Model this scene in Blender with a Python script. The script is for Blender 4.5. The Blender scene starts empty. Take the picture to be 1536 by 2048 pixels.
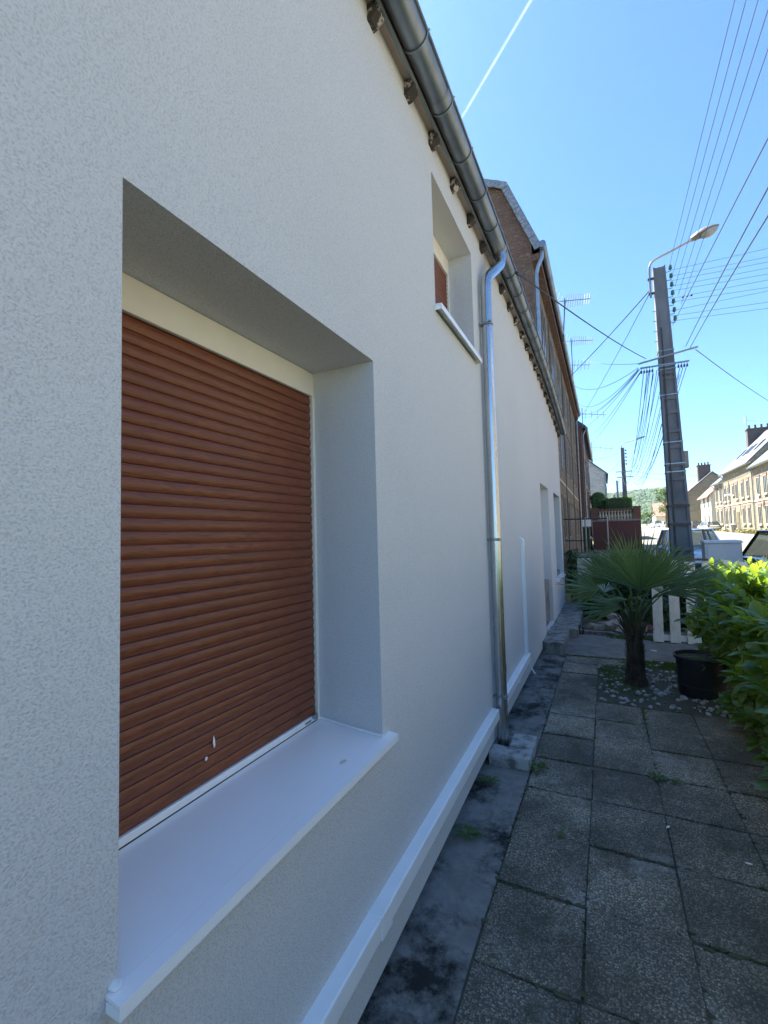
import bpy, bmesh, math, random
from mathutils import Vector, Matrix, noise
random.seed(7)
R_ = math.radians
scene = bpy.context.scene
COL = scene.collection

# ------------------------------------------------------------------ camera
cam_d = bpy.data.cameras.new('camera'); cam = bpy.data.objects.new('camera', cam_d); COL.objects.link(cam)
YAW, PIT, ROL = 0.4570, 0.0548, -0.0263
fw = Vector((-math.sin(YAW)*math.cos(PIT), math.cos(YAW)*math.cos(PIT), math.sin(PIT)))
rt = Vector((math.cos(YAW), math.sin(YAW), 0)); up = rt.cross(fw)
r2 = rt*math.cos(ROL)+up*math.sin(ROL); u2 = -rt*math.sin(ROL)+up*math.cos(ROL)
cam.matrix_world = Matrix(((r2.x, u2.x, -fw.x, 0), (r2.y, u2.y, -fw.y, 0), (r2.z, u2.z, -fw.z, 1.75), (0, 0, 0, 1)))
cam_d.sensor_fit = 'VERTICAL'; cam_d.sensor_height = 36.0; cam_d.sensor_width = 27.0
cam_d.lens = 893.2/2048*36.0
cam_d.clip_start = 0.05; cam_d.clip_end = 8000
scene.camera = cam

# ------------------------------------------------------------------ sky, sun, exposure
SUN_EL, SUN_A = R_(57), R_(27)            # SUN_A: swing from -X towards +Y
sd = Vector((-math.cos(SUN_EL)*math.cos(SUN_A), math.cos(SUN_EL)*math.sin(SUN_A), math.sin(SUN_EL)))
world = bpy.data.worlds.new('World'); scene.world = world; world.use_nodes = True
wn = world.node_tree; wn.nodes.clear()
sky = wn.nodes.new('ShaderNodeTexSky'); sky.sky_type = 'NISHITA'; sky.sun_disc = False
sky.sun_elevation = SUN_EL; sky.sun_rotation = math.atan2(sd.x, sd.y)
sky.altitude = 50; sky.air_density = 0.75; sky.dust_density = 0.5; sky.ozone_density = 1.5
bg = wn.nodes.new('ShaderNodeBackground'); bg.inputs[1].default_value = 0.070
wo = wn.nodes.new('ShaderNodeOutputWorld')
tint = wn.nodes.new('ShaderNodeMix'); tint.data_type = 'RGBA'; tint.blend_type = 'MULTIPLY'; tint.inputs[0].default_value = 1.0
tint.inputs[7].default_value = (0.53, 0.785, 0.96, 1.0)
wn.links.new(sky.outputs[0], tint.inputs[6]); wn.links.new(tint.outputs[2], bg.inputs[0]); wn.links.new(bg.outputs[0], wo.inputs[0])
sun_d = bpy.data.lights.new('sun', 'SUN'); sun = bpy.data.objects.new('sun', sun_d); COL.objects.link(sun)
sun_d.energy = 5.0; sun_d.angle = R_(0.53); sun_d.color = (1.0, 0.955, 0.885)
sun.rotation_euler = sd.to_track_quat('Z', 'Y').to_euler(); sun.location = (0, 0, 30)
scene.view_settings.view_transform = 'Standard'; scene.view_settings.look = 'None'
scene.view_settings.gamma = 1.0; scene.view_settings.use_curve_mapping = False
scene.view_settings.exposure = 2.54

# ------------------------------------------------------------------ helpers
class MB:
    """collects faces, then links them as ONE mesh object"""
    def __init__(s): s.v = []; s.f = []; s.m = []; s.mi = 0
    def pt(s, *a): s.v.append(tuple(a)); return len(s.v)-1
    def face(s, pts):
        b = len(s.v); s.v += [tuple(p) for p in pts]; s.f.append(tuple(range(b, b+len(pts)))); s.m.append(s.mi)
    def idx(s, ids): s.f.append(tuple(ids)); s.m.append(s.mi)
    def hexa(s, p):   # 8 points: bottom ring 0-3, top ring 4-7
        b = len(s.v); s.v += [tuple(q) for q in p]
        for q in ((3,2,1,0),(4,5,6,7),(0,1,5,4),(1,2,6,5),(2,3,7,6),(3,0,4,7)): s.f.append(tuple(b+i for i in q)); s.m.append(s.mi)
        return s
    def box(s, x0, x1, y0, y1, z0, z1):
        return s.hexa([(x0,y0,z0),(x1,y0,z0),(x1,y1,z0),(x0,y1,z0),(x0,y0,z1),(x1,y0,z1),(x1,y1,z1),(x0,y1,z1)])
    def obox(s, c, ax, ay, az):   # oriented box: centre + half-axes
        c, ax, ay, az = map(Vector, (c, ax, ay, az))
        return s.hexa([c-ax-ay-az, c+ax-ay-az, c+ax+ay-az, c-ax+ay-az, c-ax-ay+az, c+ax-ay+az, c+ax+ay+az, c-ax+ay+az])
    def tube(s, path, r, n=8, caps=True, closed=False):
        path = [Vector(p) for p in path]; rs = r if isinstance(r, (list, tuple)) else [r]*len(path)
        rings = []; last = None
        for i, p in enumerate(path):
            if closed: d = path[(i+1) % len(path)]-path[i-1]
            else: d = path[min(i+1, len(path)-1)]-path[max(i-1, 0)]
            d.normalize()
            if last is None:
                a = Vector((0,0,1)) if abs(d.z) < .9 else Vector((1,0,0))
                a = (a-d*a.dot(d)).normalized()
            else: a = (last-d*last.dot(d)).normalized()
            last = a; b = d.cross(a); base = len(s.v)
            for k in range(n):
                t = 2*math.pi*k/n; s.v.append(tuple(p+(a*math.cos(t)+b*math.sin(t))*rs[i]))
            rings.append(base)
        m = len(rings)
        for i in range(m if closed else m-1):
            A, B = rings[i], rings[(i+1) % m]
            for k in range(n): s.idx((A+k, A+(k+1) % n, B+(k+1) % n, B+k))
        if caps and not closed:
            s.idx([rings[0]+k for k in range(n)][::-1]); s.idx([rings[-1]+k for k in range(n)])
        return s
    def prism(s, poly, e):   # polygon (3-D points) extruded by vector e
        e = Vector(e); n = len(poly); b = len(s.v)
        s.v += [tuple(Vector(p)) for p in poly]+[tuple(Vector(p)+e) for p in poly]
        s.idx([b+i for i in range(n)][::-1]); s.idx([b+n+i for i in range(n)])
        for i in range(n): j = (i+1) % n; s.idx((b+i, b+j, b+n+j, b+n+i))
        return s
    def lathe(s, prof, c=(0,0,0), n=16):
        c = Vector(c); rings = []
        for r, z in prof:
            rings.append(len(s.v))
            for k in range(n): t = 2*math.pi*k/n; s.v.append((c.x+r*math.cos(t), c.y+r*math.sin(t), c.z+z))
        for A, B in zip(rings, rings[1:]):
            for k in range(n): s.idx((A+k, A+(k+1) % n, B+(k+1) % n, B+k))
        s.idx([rings[0]+k for k in range(n)][::-1]); s.idx([rings[-1]+k for k in range(n)])
        return s
    def lump(s, c, r, sub=1, jag=.25, seed=0):
        bm = bmesh.new(); bmesh.ops.create_icosphere(bm, subdivisions=sub, radius=1)
        b = len(s.v); c = Vector(c); r = Vector(r) if not isinstance(r, (int, float)) else Vector((r,r,r))
        for v in bm.verts:
            k = 1+jag*noise.noise(v.co*1.7+Vector((seed*3.1, seed*1.7, seed)))
            s.v.append((c.x+v.co.x*r.x*k, c.y+v.co.y*r.y*k, c.z+v.co.z*r.z*k))
        for f in bm.faces: s.idx([b+v.index for v in f.verts])
        bm.free(); return s
    def mesh(s, name, mat, smooth=False, bevel=0):
        me = bpy.data.meshes.new(name); me.from_pydata(s.v, [], s.f)
        mats = mat if isinstance(mat, (list, tuple)) else [mat]
        for m in mats: me.materials.append(m)
        if len(mats) > 1: me.polygons.foreach_set('material_index', s.m)
        bm = bmesh.new(); bm.from_mesh(me)
        if smooth or bevel: bmesh.ops.remove_doubles(bm, verts=bm.verts, dist=1e-5)
        if bevel:
            bmesh.ops.bevel(bm, geom=[e for e in bm.edges if len(e.link_faces) == 2 and e.calc_face_angle() > .5], offset=bevel, segments=2, affect='EDGES', profile=.5)
        if smooth or bevel: bmesh.ops.recalc_face_normals(bm, faces=bm.faces)
        bm.to_mesh(me); bm.free()
        if smooth:
            for p in me.polygons: p.use_smooth = True
            me.set_sharp_from_angle(angle=R_(40))
        me.update(); return me
    def build(s, name, mat, parent=None, smooth=False, bevel=0):
        return link(name, s.mesh(name, mat, smooth, bevel), parent)

def link(name, me, parent=None, loc=None, rot=None, mw=None):
    o = bpy.data.objects.new(name, me); COL.objects.link(o)
    if parent is not None:
        o.parent = parent; o.matrix_parent_inverse = Matrix.Identity(4)
        pl = wloc(parent)
        if mw is not None: o.matrix_basis = Matrix.Translation(-pl) @ mw
        elif loc is not None: o.location = Vector(loc)-pl
        else: o.location = -pl
    elif mw is not None: o.matrix_basis = mw
    elif loc is not None: o.location = loc
    if rot is not None: o.rotation_euler = rot
    return o
def wloc(o):     # parents are only ever translated
    v = o.location.copy()
    return v+wloc(o.parent) if o.parent else v
def tag(o, label, cat, group=None):
    o['label'] = label; o['category'] = cat
    if group: o['group'] = group
    return o
def thing(name, label, cat, loc=(0,0,0), group=None):
    o = bpy.data.objects.new(name, None); COL.objects.link(o); o.location = loc; o.empty_display_size = .2
    return tag(o, label, cat, group)
def struct(o): o['kind'] = 'structure'; return o
def stuff(o): o['kind'] = 'stuff'; return o
def copy_tree(o, parent=None, loc=None):
    c = o.copy(); COL.objects.link(c)
    if parent is not None: c.parent = parent
    if loc is not None: c.location = loc
    for ch in list(o.children): copy_tree(ch, c)
    return c

# ------------------------------------------------------------------ materials
def mat_new(name):
    m = bpy.data.materials.new(name); m.use_nodes = True; nt = m.node_tree; nt.nodes.clear()
    out = nt.nodes.new('ShaderNodeOutputMaterial'); b = nt.nodes.new('ShaderNodeBsdfPrincipled')
    nt.links.new(b.outputs[0], out.inputs[0]); return m, nt, b, out
def N(nt, t, **k):
    n = nt.nodes.new(t)
    for a, v in k.items():
        if a.startswith('i_'):
            key = a[2:]; key = int(key) if key.isdigit() else key.replace('_', ' ')
            n.inputs[key].default_value = v
        else: setattr(n, a, v)
    return n
def ramp(nt, fac, stops):
    r = nt.nodes.new('ShaderNodeValToRGB'); e = r.color_ramp.elements
    while len(e) < len(stops): e.new(.5)
    for k, (p, c) in enumerate(stops): e[k].position = p; e[k].color = (*c, 1) if len(c) == 3 else c
    nt.links.new(fac, r.inputs[0]); return r.outputs[0]
def pos(nt, scale=(1,1,1)):
    g = N(nt, 'ShaderNodeNewGeometry'); mp = N(nt, 'ShaderNodeMapping'); mp.inputs['Scale'].default_value = scale
    nt.links.new(g.outputs['Position'], mp.inputs[0]); return mp.outputs[0]
def nz(nt, vec, scale, detail=4, rough=.55, dist=0):
    n = N(nt, 'ShaderNodeTexNoise'); n.inputs['Scale'].default_value = scale; n.inputs['Detail'].default_value = detail
    n.inputs['Roughness'].default_value = rough; n.inputs['Distortion'].default_value = dist
    nt.links.new(vec, n.inputs['Vector']); return n.outputs['Fac']
def mix(nt, fac, a, b, mode='MIX'):
    m = nt.nodes.new('ShaderNodeMix'); m.data_type = 'RGBA'; m.blend_type = mode
    for s, v in ((0, fac), (6, a), (7, b)):
        if hasattr(v, 'is_linked'): nt.links.new(v, m.inputs[s])
        elif s == 0: m.inputs[0].default_value = v
        else: m.inputs[s].default_value = (*v, 1)
    return m.outputs[2]
def bump(nt, b, h, strength, dist, prev=None):
    n = N(nt, 'ShaderNodeBump'); n.inputs['Strength'].default_value = strength; n.inputs['Distance'].default_value = dist
    nt.links.new(h, n.inputs['Height'])
    if prev is not None: nt.links.new(prev, n.inputs['Normal'])
    nt.links.new(n.outputs[0], b.inputs['Normal']); return n.outputs[0]
def pm(name, c1, c2=None, rough=.6, scale=6, stretch=(1,1,1), bs=0, bscale=60, bd=.004, metal=0, spec=.5, lo=.35, hi=.65, rvar=0, coat=0):
    """plain procedural material: two tones mixed by noise, optional bump"""
    m, nt, b, out = mat_new(name)
    c2 = c2 or tuple(x*.8 for x in c1)
    p = pos(nt, stretch); f = nz(nt, p, scale, 5, .6)
    nt.links.new(ramp(nt, f, [(lo, c1), (hi, c2)]), b.inputs['Base Color'])
    b.inputs['Roughness'].default_value = rough; b.inputs['Metallic'].default_value = metal
    b.inputs['Specular IOR Level'].default_value = spec; b.inputs['Coat Weight'].default_value = coat
    if rvar:
        mr = N(nt, 'ShaderNodeMapRange'); mr.inputs[3].default_value = rough-rvar; mr.inputs[4].default_value = rough+rvar
        nt.links.new(nz(nt, p, scale*2.3, 3), mr.inputs[0]); nt.links.new(mr.outputs[0], b.inputs['Roughness'])
    if bs: bump(nt, b, nz(nt, p, bscale, 4, .6), bs, bd)
    return m

def m_render():
    m, nt, b, out = mat_new('rendered_wall')
    p = pos(nt)
    big = nz(nt, p, .9, 3)
    col = ramp(nt, big, [(.3, (.655,.65,.645)), (.7, (.685,.68,.675))])
    g1 = nz(nt, pos(nt, (1,1,1.15)), 185, 2, .6, .0)
    col = mix(nt, ramp(nt, g1, [(.34, (.5,.5,.5)), (.52, (0,0,0))]), col, (.40,.395,.39))
    nt.links.new(col, b.inputs['Base Color']); b.inputs['Roughness'].default_value = .93; b.inputs['Specular IOR Level'].default_value = .15
    pr = bump(nt, b, g1, .9, .0038)
    bump(nt, b, nz(nt, p, 2.2, 2), .12, .02, pr)
    return m
M = {}
M['render'] = m_render()
def m_shutter():
    m, nt, b, out = mat_new('wood_grain_shutter')
    p = pos(nt, (1, .07, 1))
    f = nz(nt, p, 85, 5, .6, 2.6)
    g = nz(nt, pos(nt, (1,.4,3)), 3, 2)
    col = ramp(nt, f, [(.30, (.075,.019,.009)), (.47, (.180,.047,.0175)), (.64, (.245,.070,.024))])
    col = mix(nt, ramp(nt, g, [(.3, (0,0,0)), (.7, (.5,.5,.5))]), col, (.15,.042,.019))
    # chalky dust scuffs near the lower far edge
    nt.links.new(col, b.inputs['Base Color']); b.inputs['Roughness'].default_value = .42; b.inputs['Specular IOR Level'].default_value = .5
    bump(nt, b, f, .12, .001); return m
M['shutter'] = m_shutter()
M['alu'] = pm('white_aluminium', (.93,.93,.925), (.91,.91,.905), .22, 5, bs=.05, bscale=300, bd=.001)
M['pvc'] = pm('white_plastic', (.90,.90,.895), (.86,.86,.855), .32, 9, rvar=.06)
M['frame'] = pm('cream_bounce_frame', (.84,.78,.68), (.80,.74,.64), .5, 8)  # cream raised to carry the warm bounce light inside the reveal
M['zinc'] = pm('weathered_zinc', (.17,.20,.23), (.29,.32,.345), .42, 5, (1,.6,1), bs=.06, bscale=12, bd=.01, metal=.75, rvar=.12)
M['zinc_new'] = pm('bright_zinc', (.62,.635,.65), (.46,.48,.50), .25, 9, (1,1,.22), bs=.10, bscale=14, bd=.004, metal=.97, rvar=.08, lo=.3, hi=.7)
M['zinc_dull'] = pm('dull_zinc', (.36,.38,.40), (.28,.30,.32), .35, 9, metal=.8, rvar=.08)
M['rafter'] = pm('flaking_painted_timber', (.050,.038,.034), (.50,.44,.40), .8, 17, bs=.4, bscale=60, bd=.005, lo=.56, hi=.63)
M['soffit'] = pm('pinkish_soffit_boards', (.58,.44,.39), (.50,.37,.32), .8, 5, (3,.4,1), bs=.15, bscale=60)
M['tile'] = pm('clay_roof_tiles', (.18,.09,.065), (.10,.065,.055), .85, 9, bs=.4, bscale=30, bd=.01)
M['slate'] = pm('roof_slate', (.065,.078,.10), (.105,.12,.14), .72, 8, bs=.25, bscale=25, bd=.008, rvar=.1)
M['slate_pale'] = pm('weathered_verge_slate', (.12,.14,.17), (.26,.29,.34), .55, 14, bs=.25, bscale=30, bd=.006)
M['dark'] = pm('dark_void', (.012,.011,.010), (.02,.018,.016), .9, 8)
M['black'] = pm('black_plastic', (.012,.012,.014), (.02,.02,.022), .45, 7, rvar=.1)
M['rubber'] = pm('tyre_rubber', (.018,.018,.018), (.03,.03,.03), .8, 20)
M['steel'] = pm('galvanised_steel', (.34,.35,.36), (.25,.26,.27), .45, 30, metal=.7)
M['wire'] = pm('wire_sheath', (.035,.04,.045), (.05,.055,.06), .6, 3)
M['iron'] = pm('dark_iron', (.05,.05,.052), (.09,.085,.08), .6, 30, metal=.4)
def m_car_glass():
    m, nt, b, out = mat_new('see_through_car_glass')
    p = pos(nt); nt.links.new(ramp(nt, nz(nt, p, 2), [(.3, (.05,.06,.06)), (.7, (.07,.085,.085))]), b.inputs['Base Color'])
    b.inputs['Roughness'].default_value = .04; b.inputs['Specular IOR Level'].default_value = .9
    t = N(nt, 'ShaderNodeBsdfTransparent'); t.inputs[0].default_value = (.72,.80,.78,1); mx = N(nt, 'ShaderNodeMixShader'); mx.inputs[0].default_value = .45
    nt.links.new(b.outputs[0], mx.inputs[1]); nt.links.new(t.outputs[0], mx.inputs[2]); nt.links.new(mx.outputs[0], out.inputs[0]); return m
M['stain'] = pm('dry_splash', (.60,.58,.50), (.70,.69,.62), .6, 30)
M['glass_dark'] = pm('window_glass', (.02,.026,.03), (.03,.036,.04), .06, 2, spec=.8)
M['cabinet'] = pm('shaded_white_cabinet', (.46,.49,.51), (.40,.43,.45), .5, 4)  # white cabinet, its blue-grey shade is put into the colour
M['lamp_shell'] = pm('lamp_shell', (.10,.105,.11), (.15,.155,.16), .5, 14)
M['car_glass'] = m_car_glass()
M['lampglass'] = pm('lamp_bowl', (.34,.35,.34), (.26,.27,.27), .2, 20)
M['insul'] = pm('green_glass_insulator', (.05,.12,.09), (.08,.16,.12), .25, 20)
M['white_paint'] = pm('weathered_white_paint', (.66,.65,.62), (.50,.49,.45), .6, 22, (1,1,.3), bs=.15, bscale=90, bd=.002, lo=.45, hi=.75)
M['frame_old'] = pm('old_window_frame', (.30,.26,.21), (.22,.19,.15), .7, 9)
M['frame_grey'] = pm('greyed_window_frame', (.34,.32,.28), (.27,.25,.22), .6, 6)
M['brick_red'] = pm('red_painted_wall', (.125,.05,.046), (.09,.038,.036), .8, 20, bs=.3, bscale=60)
M['cement'] = pm('grey_cement', (.30,.29,.27), (.20,.195,.18), .9, 7, bs=.4, bscale=80, bd=.004)
M['limestone'] = pm('pale_stone_trim', (.52,.48,.40), (.42,.38,.31), .85, 9, bs=.25, bscale=60)

def m_concrete_strip():
    m, nt, b, out = mat_new('stained_concrete')
    p = pos(nt); f = nz(nt, p, 9, 6, .65)
    col = ramp(nt, f, [(.3, (.18,.175,.165)), (.55, (.25,.245,.23)), (.75, (.31,.30,.28))])
    s = nz(nt, p, 2.1, 8, .68); s2 = nz(nt, p, 26, 5, .7)
    ms = N(nt, 'ShaderNodeMath', operation='MULTIPLY_ADD'); ms.inputs[1].default_value = .30
    nt.links.new(s2, ms.inputs[0]); nt.links.new(s, ms.inputs[2])
    col = mix(nt, ramp(nt, ms.outputs[0], [(.62, (0,0,0)), (.70, (.5,.5,.5)), (.77, (.92,.92,.92))]), col, (.012,.014,.014))
    sp = nz(nt, p, 140, 2)
    col = mix(nt, ramp(nt, sp, [(.70, (0,0,0)), (.74, (.7,.7,.7))]), col, (.40,.39,.36))
    nt.links.new(col, b.inputs['Base Color']); b.inputs['Roughness'].default_value = .9
    b.inputs['Specular IOR Level'].default_value = .25
    pr = bump(nt, b, nz(nt, p, 90, 5, .7), .9, .006); bump(nt, b, f, .7, .015, pr); return m
M['strip'] = m_concrete_strip()
def m_aggregate():
    m, nt, b, out = mat_new('exposed_aggregate_concrete')
    p = pos(nt)
    v = N(nt, 'ShaderNodeTexVoronoi', feature='F1'); v.inputs['Scale'].default_value = 118; v.inputs['Randomness'].default_value = 1
    d0 = N(nt, 'ShaderNodeTexNoise'); d0.inputs['Scale'].default_value = 40
    nt.links.new(p, d0.inputs['Vector'])
    vm = N(nt, 'ShaderNodeMix', data_type='RGBA', blend_type='ADD'); vm.inputs[0].default_value = .016
    nt.links.new(p, vm.inputs[6]); nt.links.new(d0.outputs['Color'], vm.inputs[7])
    nt.links.new(vm.outputs[2], v.inputs['Vector'])
    sep = N(nt, 'ShaderNodeSeparateColor'); nt.links.new(v.outputs['Color'], sep.inputs[0])
    st = ramp(nt, sep.outputs[0], [(0, (.17,.15,.115)), (.30, (.30,.27,.21)), (.6, (.42,.38,.295)), (.85, (.54,.495,.39)), (1, (.70,.65,.53))])
    mort = (.15,.137,.11)
    col = mix(nt, ramp(nt, v.outputs['Distance'], [(.40, (0,0,0)), (.62, (1,1,1))]), st, mort)
    oi = N(nt, 'ShaderNodeObjectInfo'); orr = ramp(nt, oi.outputs['Random'], [(0, (.72,.72,.72)), (1, (1.12,1.10,1.06))])
    col = mix(nt, 1.0, col, orr, 'MULTIPLY')
    # grime: dark lichen film, pale lime bloom
    g = nz(nt, p, 1.5, 6, .62)
    col = mix(nt, ramp(nt, g, [(.36, (.80,.80,.80)), (.62, (0,0,0))]), col, (.05,.05,.04))
    w = nz(nt, pos(nt, (1,1.1,1)), 2.6, 7, .7, .4)
    col = mix(nt, ramp(nt, w, [(.56, (0,0,0)), (.70, (.6,.6,.6))]), col, (.42,.425,.41))
    mo = nz(nt, p, 4.6, 5, .6)
    col = mix(nt, ramp(nt, mo, [(.56, (0,0,0)), (.68, (.6,.6,.6))]), col, (.050,.058,.028))
    nt.links.new(col, b.inputs['Base Color']); b.inputs['Roughness'].default_value = .72; b.inputs['Specular IOR Level'].default_value = .35
    inv = N(nt, 'ShaderNodeMath', operation='SUBTRACT'); inv.inputs[0].default_value = 1; nt.links.new(v.outputs['Distance'], inv.inputs[1])
    bump(nt, b, inv.outputs[0], .75, .006); return m
M['slab'] = m_aggregate()
M['soil'] = pm('dark_joint_soil', (.065,.062,.050), (.085,.090,.060), .95, 30, bs=.6, bscale=120, bd=.006)
M['moss'] = pm('joint_moss', (.060,.072,.034), (.095,.085,.060), .95, 25, bs=.5, bscale=200, bd=.003)
M['path'] = pm('worn_concrete', (.20,.195,.18), (.115,.112,.105), .9, 5, bs=.45, bscale=90, bd=.004)
M['stepc'] = pm('old_step_concrete', (.27,.265,.245), (.095,.095,.088), .9, 9, bs=.6, bscale=55, bd=.006, lo=.42, hi=.62)
M['rubble'] = pm('broken_brick_rubble', (.38,.33,.27), (.20,.165,.13), .9, 16, bs=.5, bscale=60, bd=.006)
M['blockc'] = pm('pale_concrete_block', (.40,.40,.39), (.13,.13,.125), .85, 11, bs=.5, bscale=70, bd=.005, lo=.45, hi=.66)
M['pebble'] = pm('pebble_stone', (.46,.455,.435), (.15,.15,.145), .65, 22, lo=.38, hi=.62)
M['asphalt'] = pm('sun_bleached_asphalt', (.15,.138,.112), (.12,.11,.092), .9, 3, bs=.3, bscale=90)
M['pave'] = pm('pavement_tar', (.29,.275,.245), (.23,.22,.19), .9, 4, bs=.3, bscale=80)
M['field'] = pm('field_grass', (.09,.11,.04), (.16,.15,.07), .95, .08)
M['grass'] = pm('grass_blades', (.045,.085,.022), (.075,.12,.03), .7, 7)
M['dry'] = pm('dry_verge_grass', (.26,.22,.10), (.15,.16,.06), .9, 3)
def m_leaf(name, c1, c2, trans, rough=.35, tcol=None, spec=.5):
    m, nt, b, out = mat_new(name)
    g = N(nt, 'ShaderNodeNewGeometry')
    col = ramp(nt, g.outputs['Random Per Island'], [(0, c1), (1, c2)])
    nt.links.new(col, b.inputs['Base Color']); b.inputs['Roughness'].default_value = rough; b.inputs['Specular IOR Level'].default_value = spec
    t = N(nt, 'ShaderNodeBsdfTranslucent')
    tc = tcol or tuple(min(1, x*2.2) for x in c2); t.inputs[0].default_value = (*tc, 1)
    mx = N(nt, 'ShaderNodeMixShader'); mx.inputs[0].default_value = trans
    nt.links.new(b.outputs[0], mx.inputs[1]); nt.links.new(t.outputs[0], mx.inputs[2]); nt.links.new(mx.outputs[0], out.inputs[0])
    return m
M['laurel'] = m_leaf('laurel_leaf', (.040,.100,.020), (.085,.175,.034), .36, .28, (.40,.56,.045))
M['palm'] = m_leaf('palm_frond', (.038,.082,.028), (.105,.175,.055), .22, .34, (.26,.38,.07))
M['ivy'] = m_leaf('ivy_leaf', (.020,.048,.016), (.045,.085,.025), .2, .4)
M['box'] = m_leaf('clipped_hedge_leaf', (.06,.13,.03), (.11,.20,.04), .3, .5)
M['tree'] = m_leaf('tree_leaf', (.04,.085,.025), (.08,.13,.035), .25, .5)
M['weed'] = m_leaf('weed_leaf', (.045,.10,.02), (.085,.15,.03), .3, .5)
M['fallen'] = m_leaf('fallen_leaf', (.16,.07,.03), (.24,.13,.06), .2, .6)
M['bark'] = pm('palm_fibre', (.030,.022,.015), (.075,.055,.035), .95, 18, (1,1,.4), bs=.7, bscale=60, bd=.01)
M['twig'] = pm('hedge_twig', (.07,.055,.03), (.10,.09,.04), .8, 20)
M['forest'] = pm('wooded_hill', (.028,.060,.028), (.048,.085,.032), .95, .03, lo=.4, hi=.6)
M['polec'] = pm('pole_concrete', (.17,.178,.19), (.115,.122,.132), .88, 5, (1,1,.35), bs=.4, bscale=60, bd=.005)
def m_rubble(name, tones, mort, sc, bd=.03):
    m, nt, b, out = mat_new(name)
    g = N(nt, 'ShaderNodeNewGeometry'); mp = N(nt, 'ShaderNodeMapping'); mp.inputs['Scale'].default_value = (1,1,1.9)
    nt.links.new(g.outputs['Position'], mp.inputs[0]); p = mp.outputs[0]
    v = N(nt, 'ShaderNodeTexVoronoi', feature='F1'); v.inputs['Scale'].default_value = sc; nt.links.new(p, v.inputs['Vector'])
    e = N(nt, 'ShaderNodeTexVoronoi', feature='DISTANCE_TO_EDGE'); e.inputs['Scale'].default_value = sc; nt.links.new(p, e.inputs['Vector'])
    sep = N(nt, 'ShaderNodeSeparateColor'); nt.links.new(v.outputs['Color'], sep.inputs[0])
    k = len(tones); col = ramp(nt, sep.outputs[0], [(i/(k-1), t) for i, t in enumerate(tones)])
    col = mix(nt, nz(nt, p, 30, 4), col, tones[0], 'MULTIPLY') if False else col
    col = mix(nt, ramp(nt, e.outputs['Distance'], [(.02, (1,1,1)), (.09, (0,0,0))]), col, mort)
    d = nz(nt, p, 1.3, 5)
    col = mix(nt, ramp(nt, d, [(.5, (0,0,0)), (.75, (.4,.4,.4))]), col, tuple(x*.6 for x in mort))
    nt.links.new(col, b.inputs['Base Color']); b.inputs['Roughness'].default_value = .92; b.inputs['Specular IOR Level'].default_value = .2
    r = ramp(nt, e.outputs['Distance'], [(0, (0,0,0)), (.12, (1,1,1))]); bump(nt, b, r, .8, bd); return m
M['stone_near'] = m_rubble('brown_rubble_stone', [(.16,.125,.09), (.26,.205,.145), (.21,.165,.12), (.34,.285,.205)], (.25,.205,.15), 4.2, .05)
M['gable_old'] = m_rubble('patched_brown_gable', [(.135,.082,.063), (.19,.118,.088), (.155,.098,.076), (.22,.155,.122)], (.165,.115,.092), 8.0, .02)
M['stone_far'] = m_rubble('golden_rubble_stone', [(.135,.115,.075), (.235,.20,.137), (.185,.155,.105), (.30,.26,.18)], (.29,.25,.172), 3.0)
M['stone_grey'] = m_rubble('grey_rubble_stone', [(.20,.17,.12), (.28,.24,.17), (.24,.21,.15), (.32,.28,.2)], (.26,.23,.17), 3.0)
M['stone_pale'] = m_rubble('pale_rubble_stone', [(.34,.35,.36), (.46,.46,.46), (.40,.40,.40), (.52,.52,.50)], (.44,.43,.42), 2.6)
M['cream_wall'] = pm('cream_render', (.62,.57,.46), (.56,.51,.41), .9, 2)
M['brick'] = pm('dull_red_brick', (.17,.095,.078), (.12,.068,.056), .88, 5, (1,1,3), bs=.4, bscale=30, bd=.01)
M['chim'] = pm('shaded_chimney_brick', (.105,.080,.074), (.075,.060,.058), .9, 8)  # brick darkened for the shade on the side facing the camera
M['redtile'] = pm('red_tile_roof', (.30,.15,.105), (.21,.11,.085), .85, 3, bs=.3, bscale=9, bd=.03)

# ================================================================== ground, street, hills
def gz(y): return -0.06+max(0.0, min(y, 300)-7)*0.0175
def sheet(name, mat, x0, x1, ys, dz, nx=1, parent=None, thick=0):
    b = MB()
    for y0, y1 in zip(ys, ys[1:]):
        for k in range(nx):
            a, c = x0+(x1-x0)*k/nx, x0+(x1-x0)*(k+1)/nx
            b.face([(a,y0,gz(y0)+dz),(c,y0,gz(y0)+dz),(c,y1,gz(y1)+dz),(a,y1,gz(y1)+dz)])
            if thick:
                b.face([(x0,y0,gz(y0)+dz-thick),(x0,y0,gz(y0)+dz),(x0,y1,gz(y1)+dz),(x0,y1,gz(y1)+dz-thick)])
                b.face([(x1,y1,gz(y1)+dz-thick),(x1,y1,gz(y1)+dz),(x1,y0,gz(y0)+dz),(x1,y0,gz(y0)+dz-thick)])
    return b.build(name, mat, parent)
YS = [-60, -20, 0, 7, 12, 20, 30, 45, 60, 75, 90, 120, 160, 220, 300]
g = MB()
for y0, y1 in zip(YS[:-1]+[300], YS[1:]+[1500]):
    z0, z1 = gz(y0), gz(y1)
    g.face([(-1200,y0,z0),(1800,y0,z0),(1800,y1,z1),(-1200,y1,z1)])
g.face([(-1200,-300,gz(0)),(1800,-300,gz(0)),(1800,-60,gz(0)),(-1200,-60,gz(0))])
struct(g.build('ground', M['field']))
struct(sheet('road', M['asphalt'], 2.75, 11.2, YS, .012))
struct(sheet('pavement', M['pave'], 2.28, 2.75, YS, .10, thick=.12))
struct(sheet('pavement_far', M['pave'], 11.2, 13.8, YS, .12, thick=.14))
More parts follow.
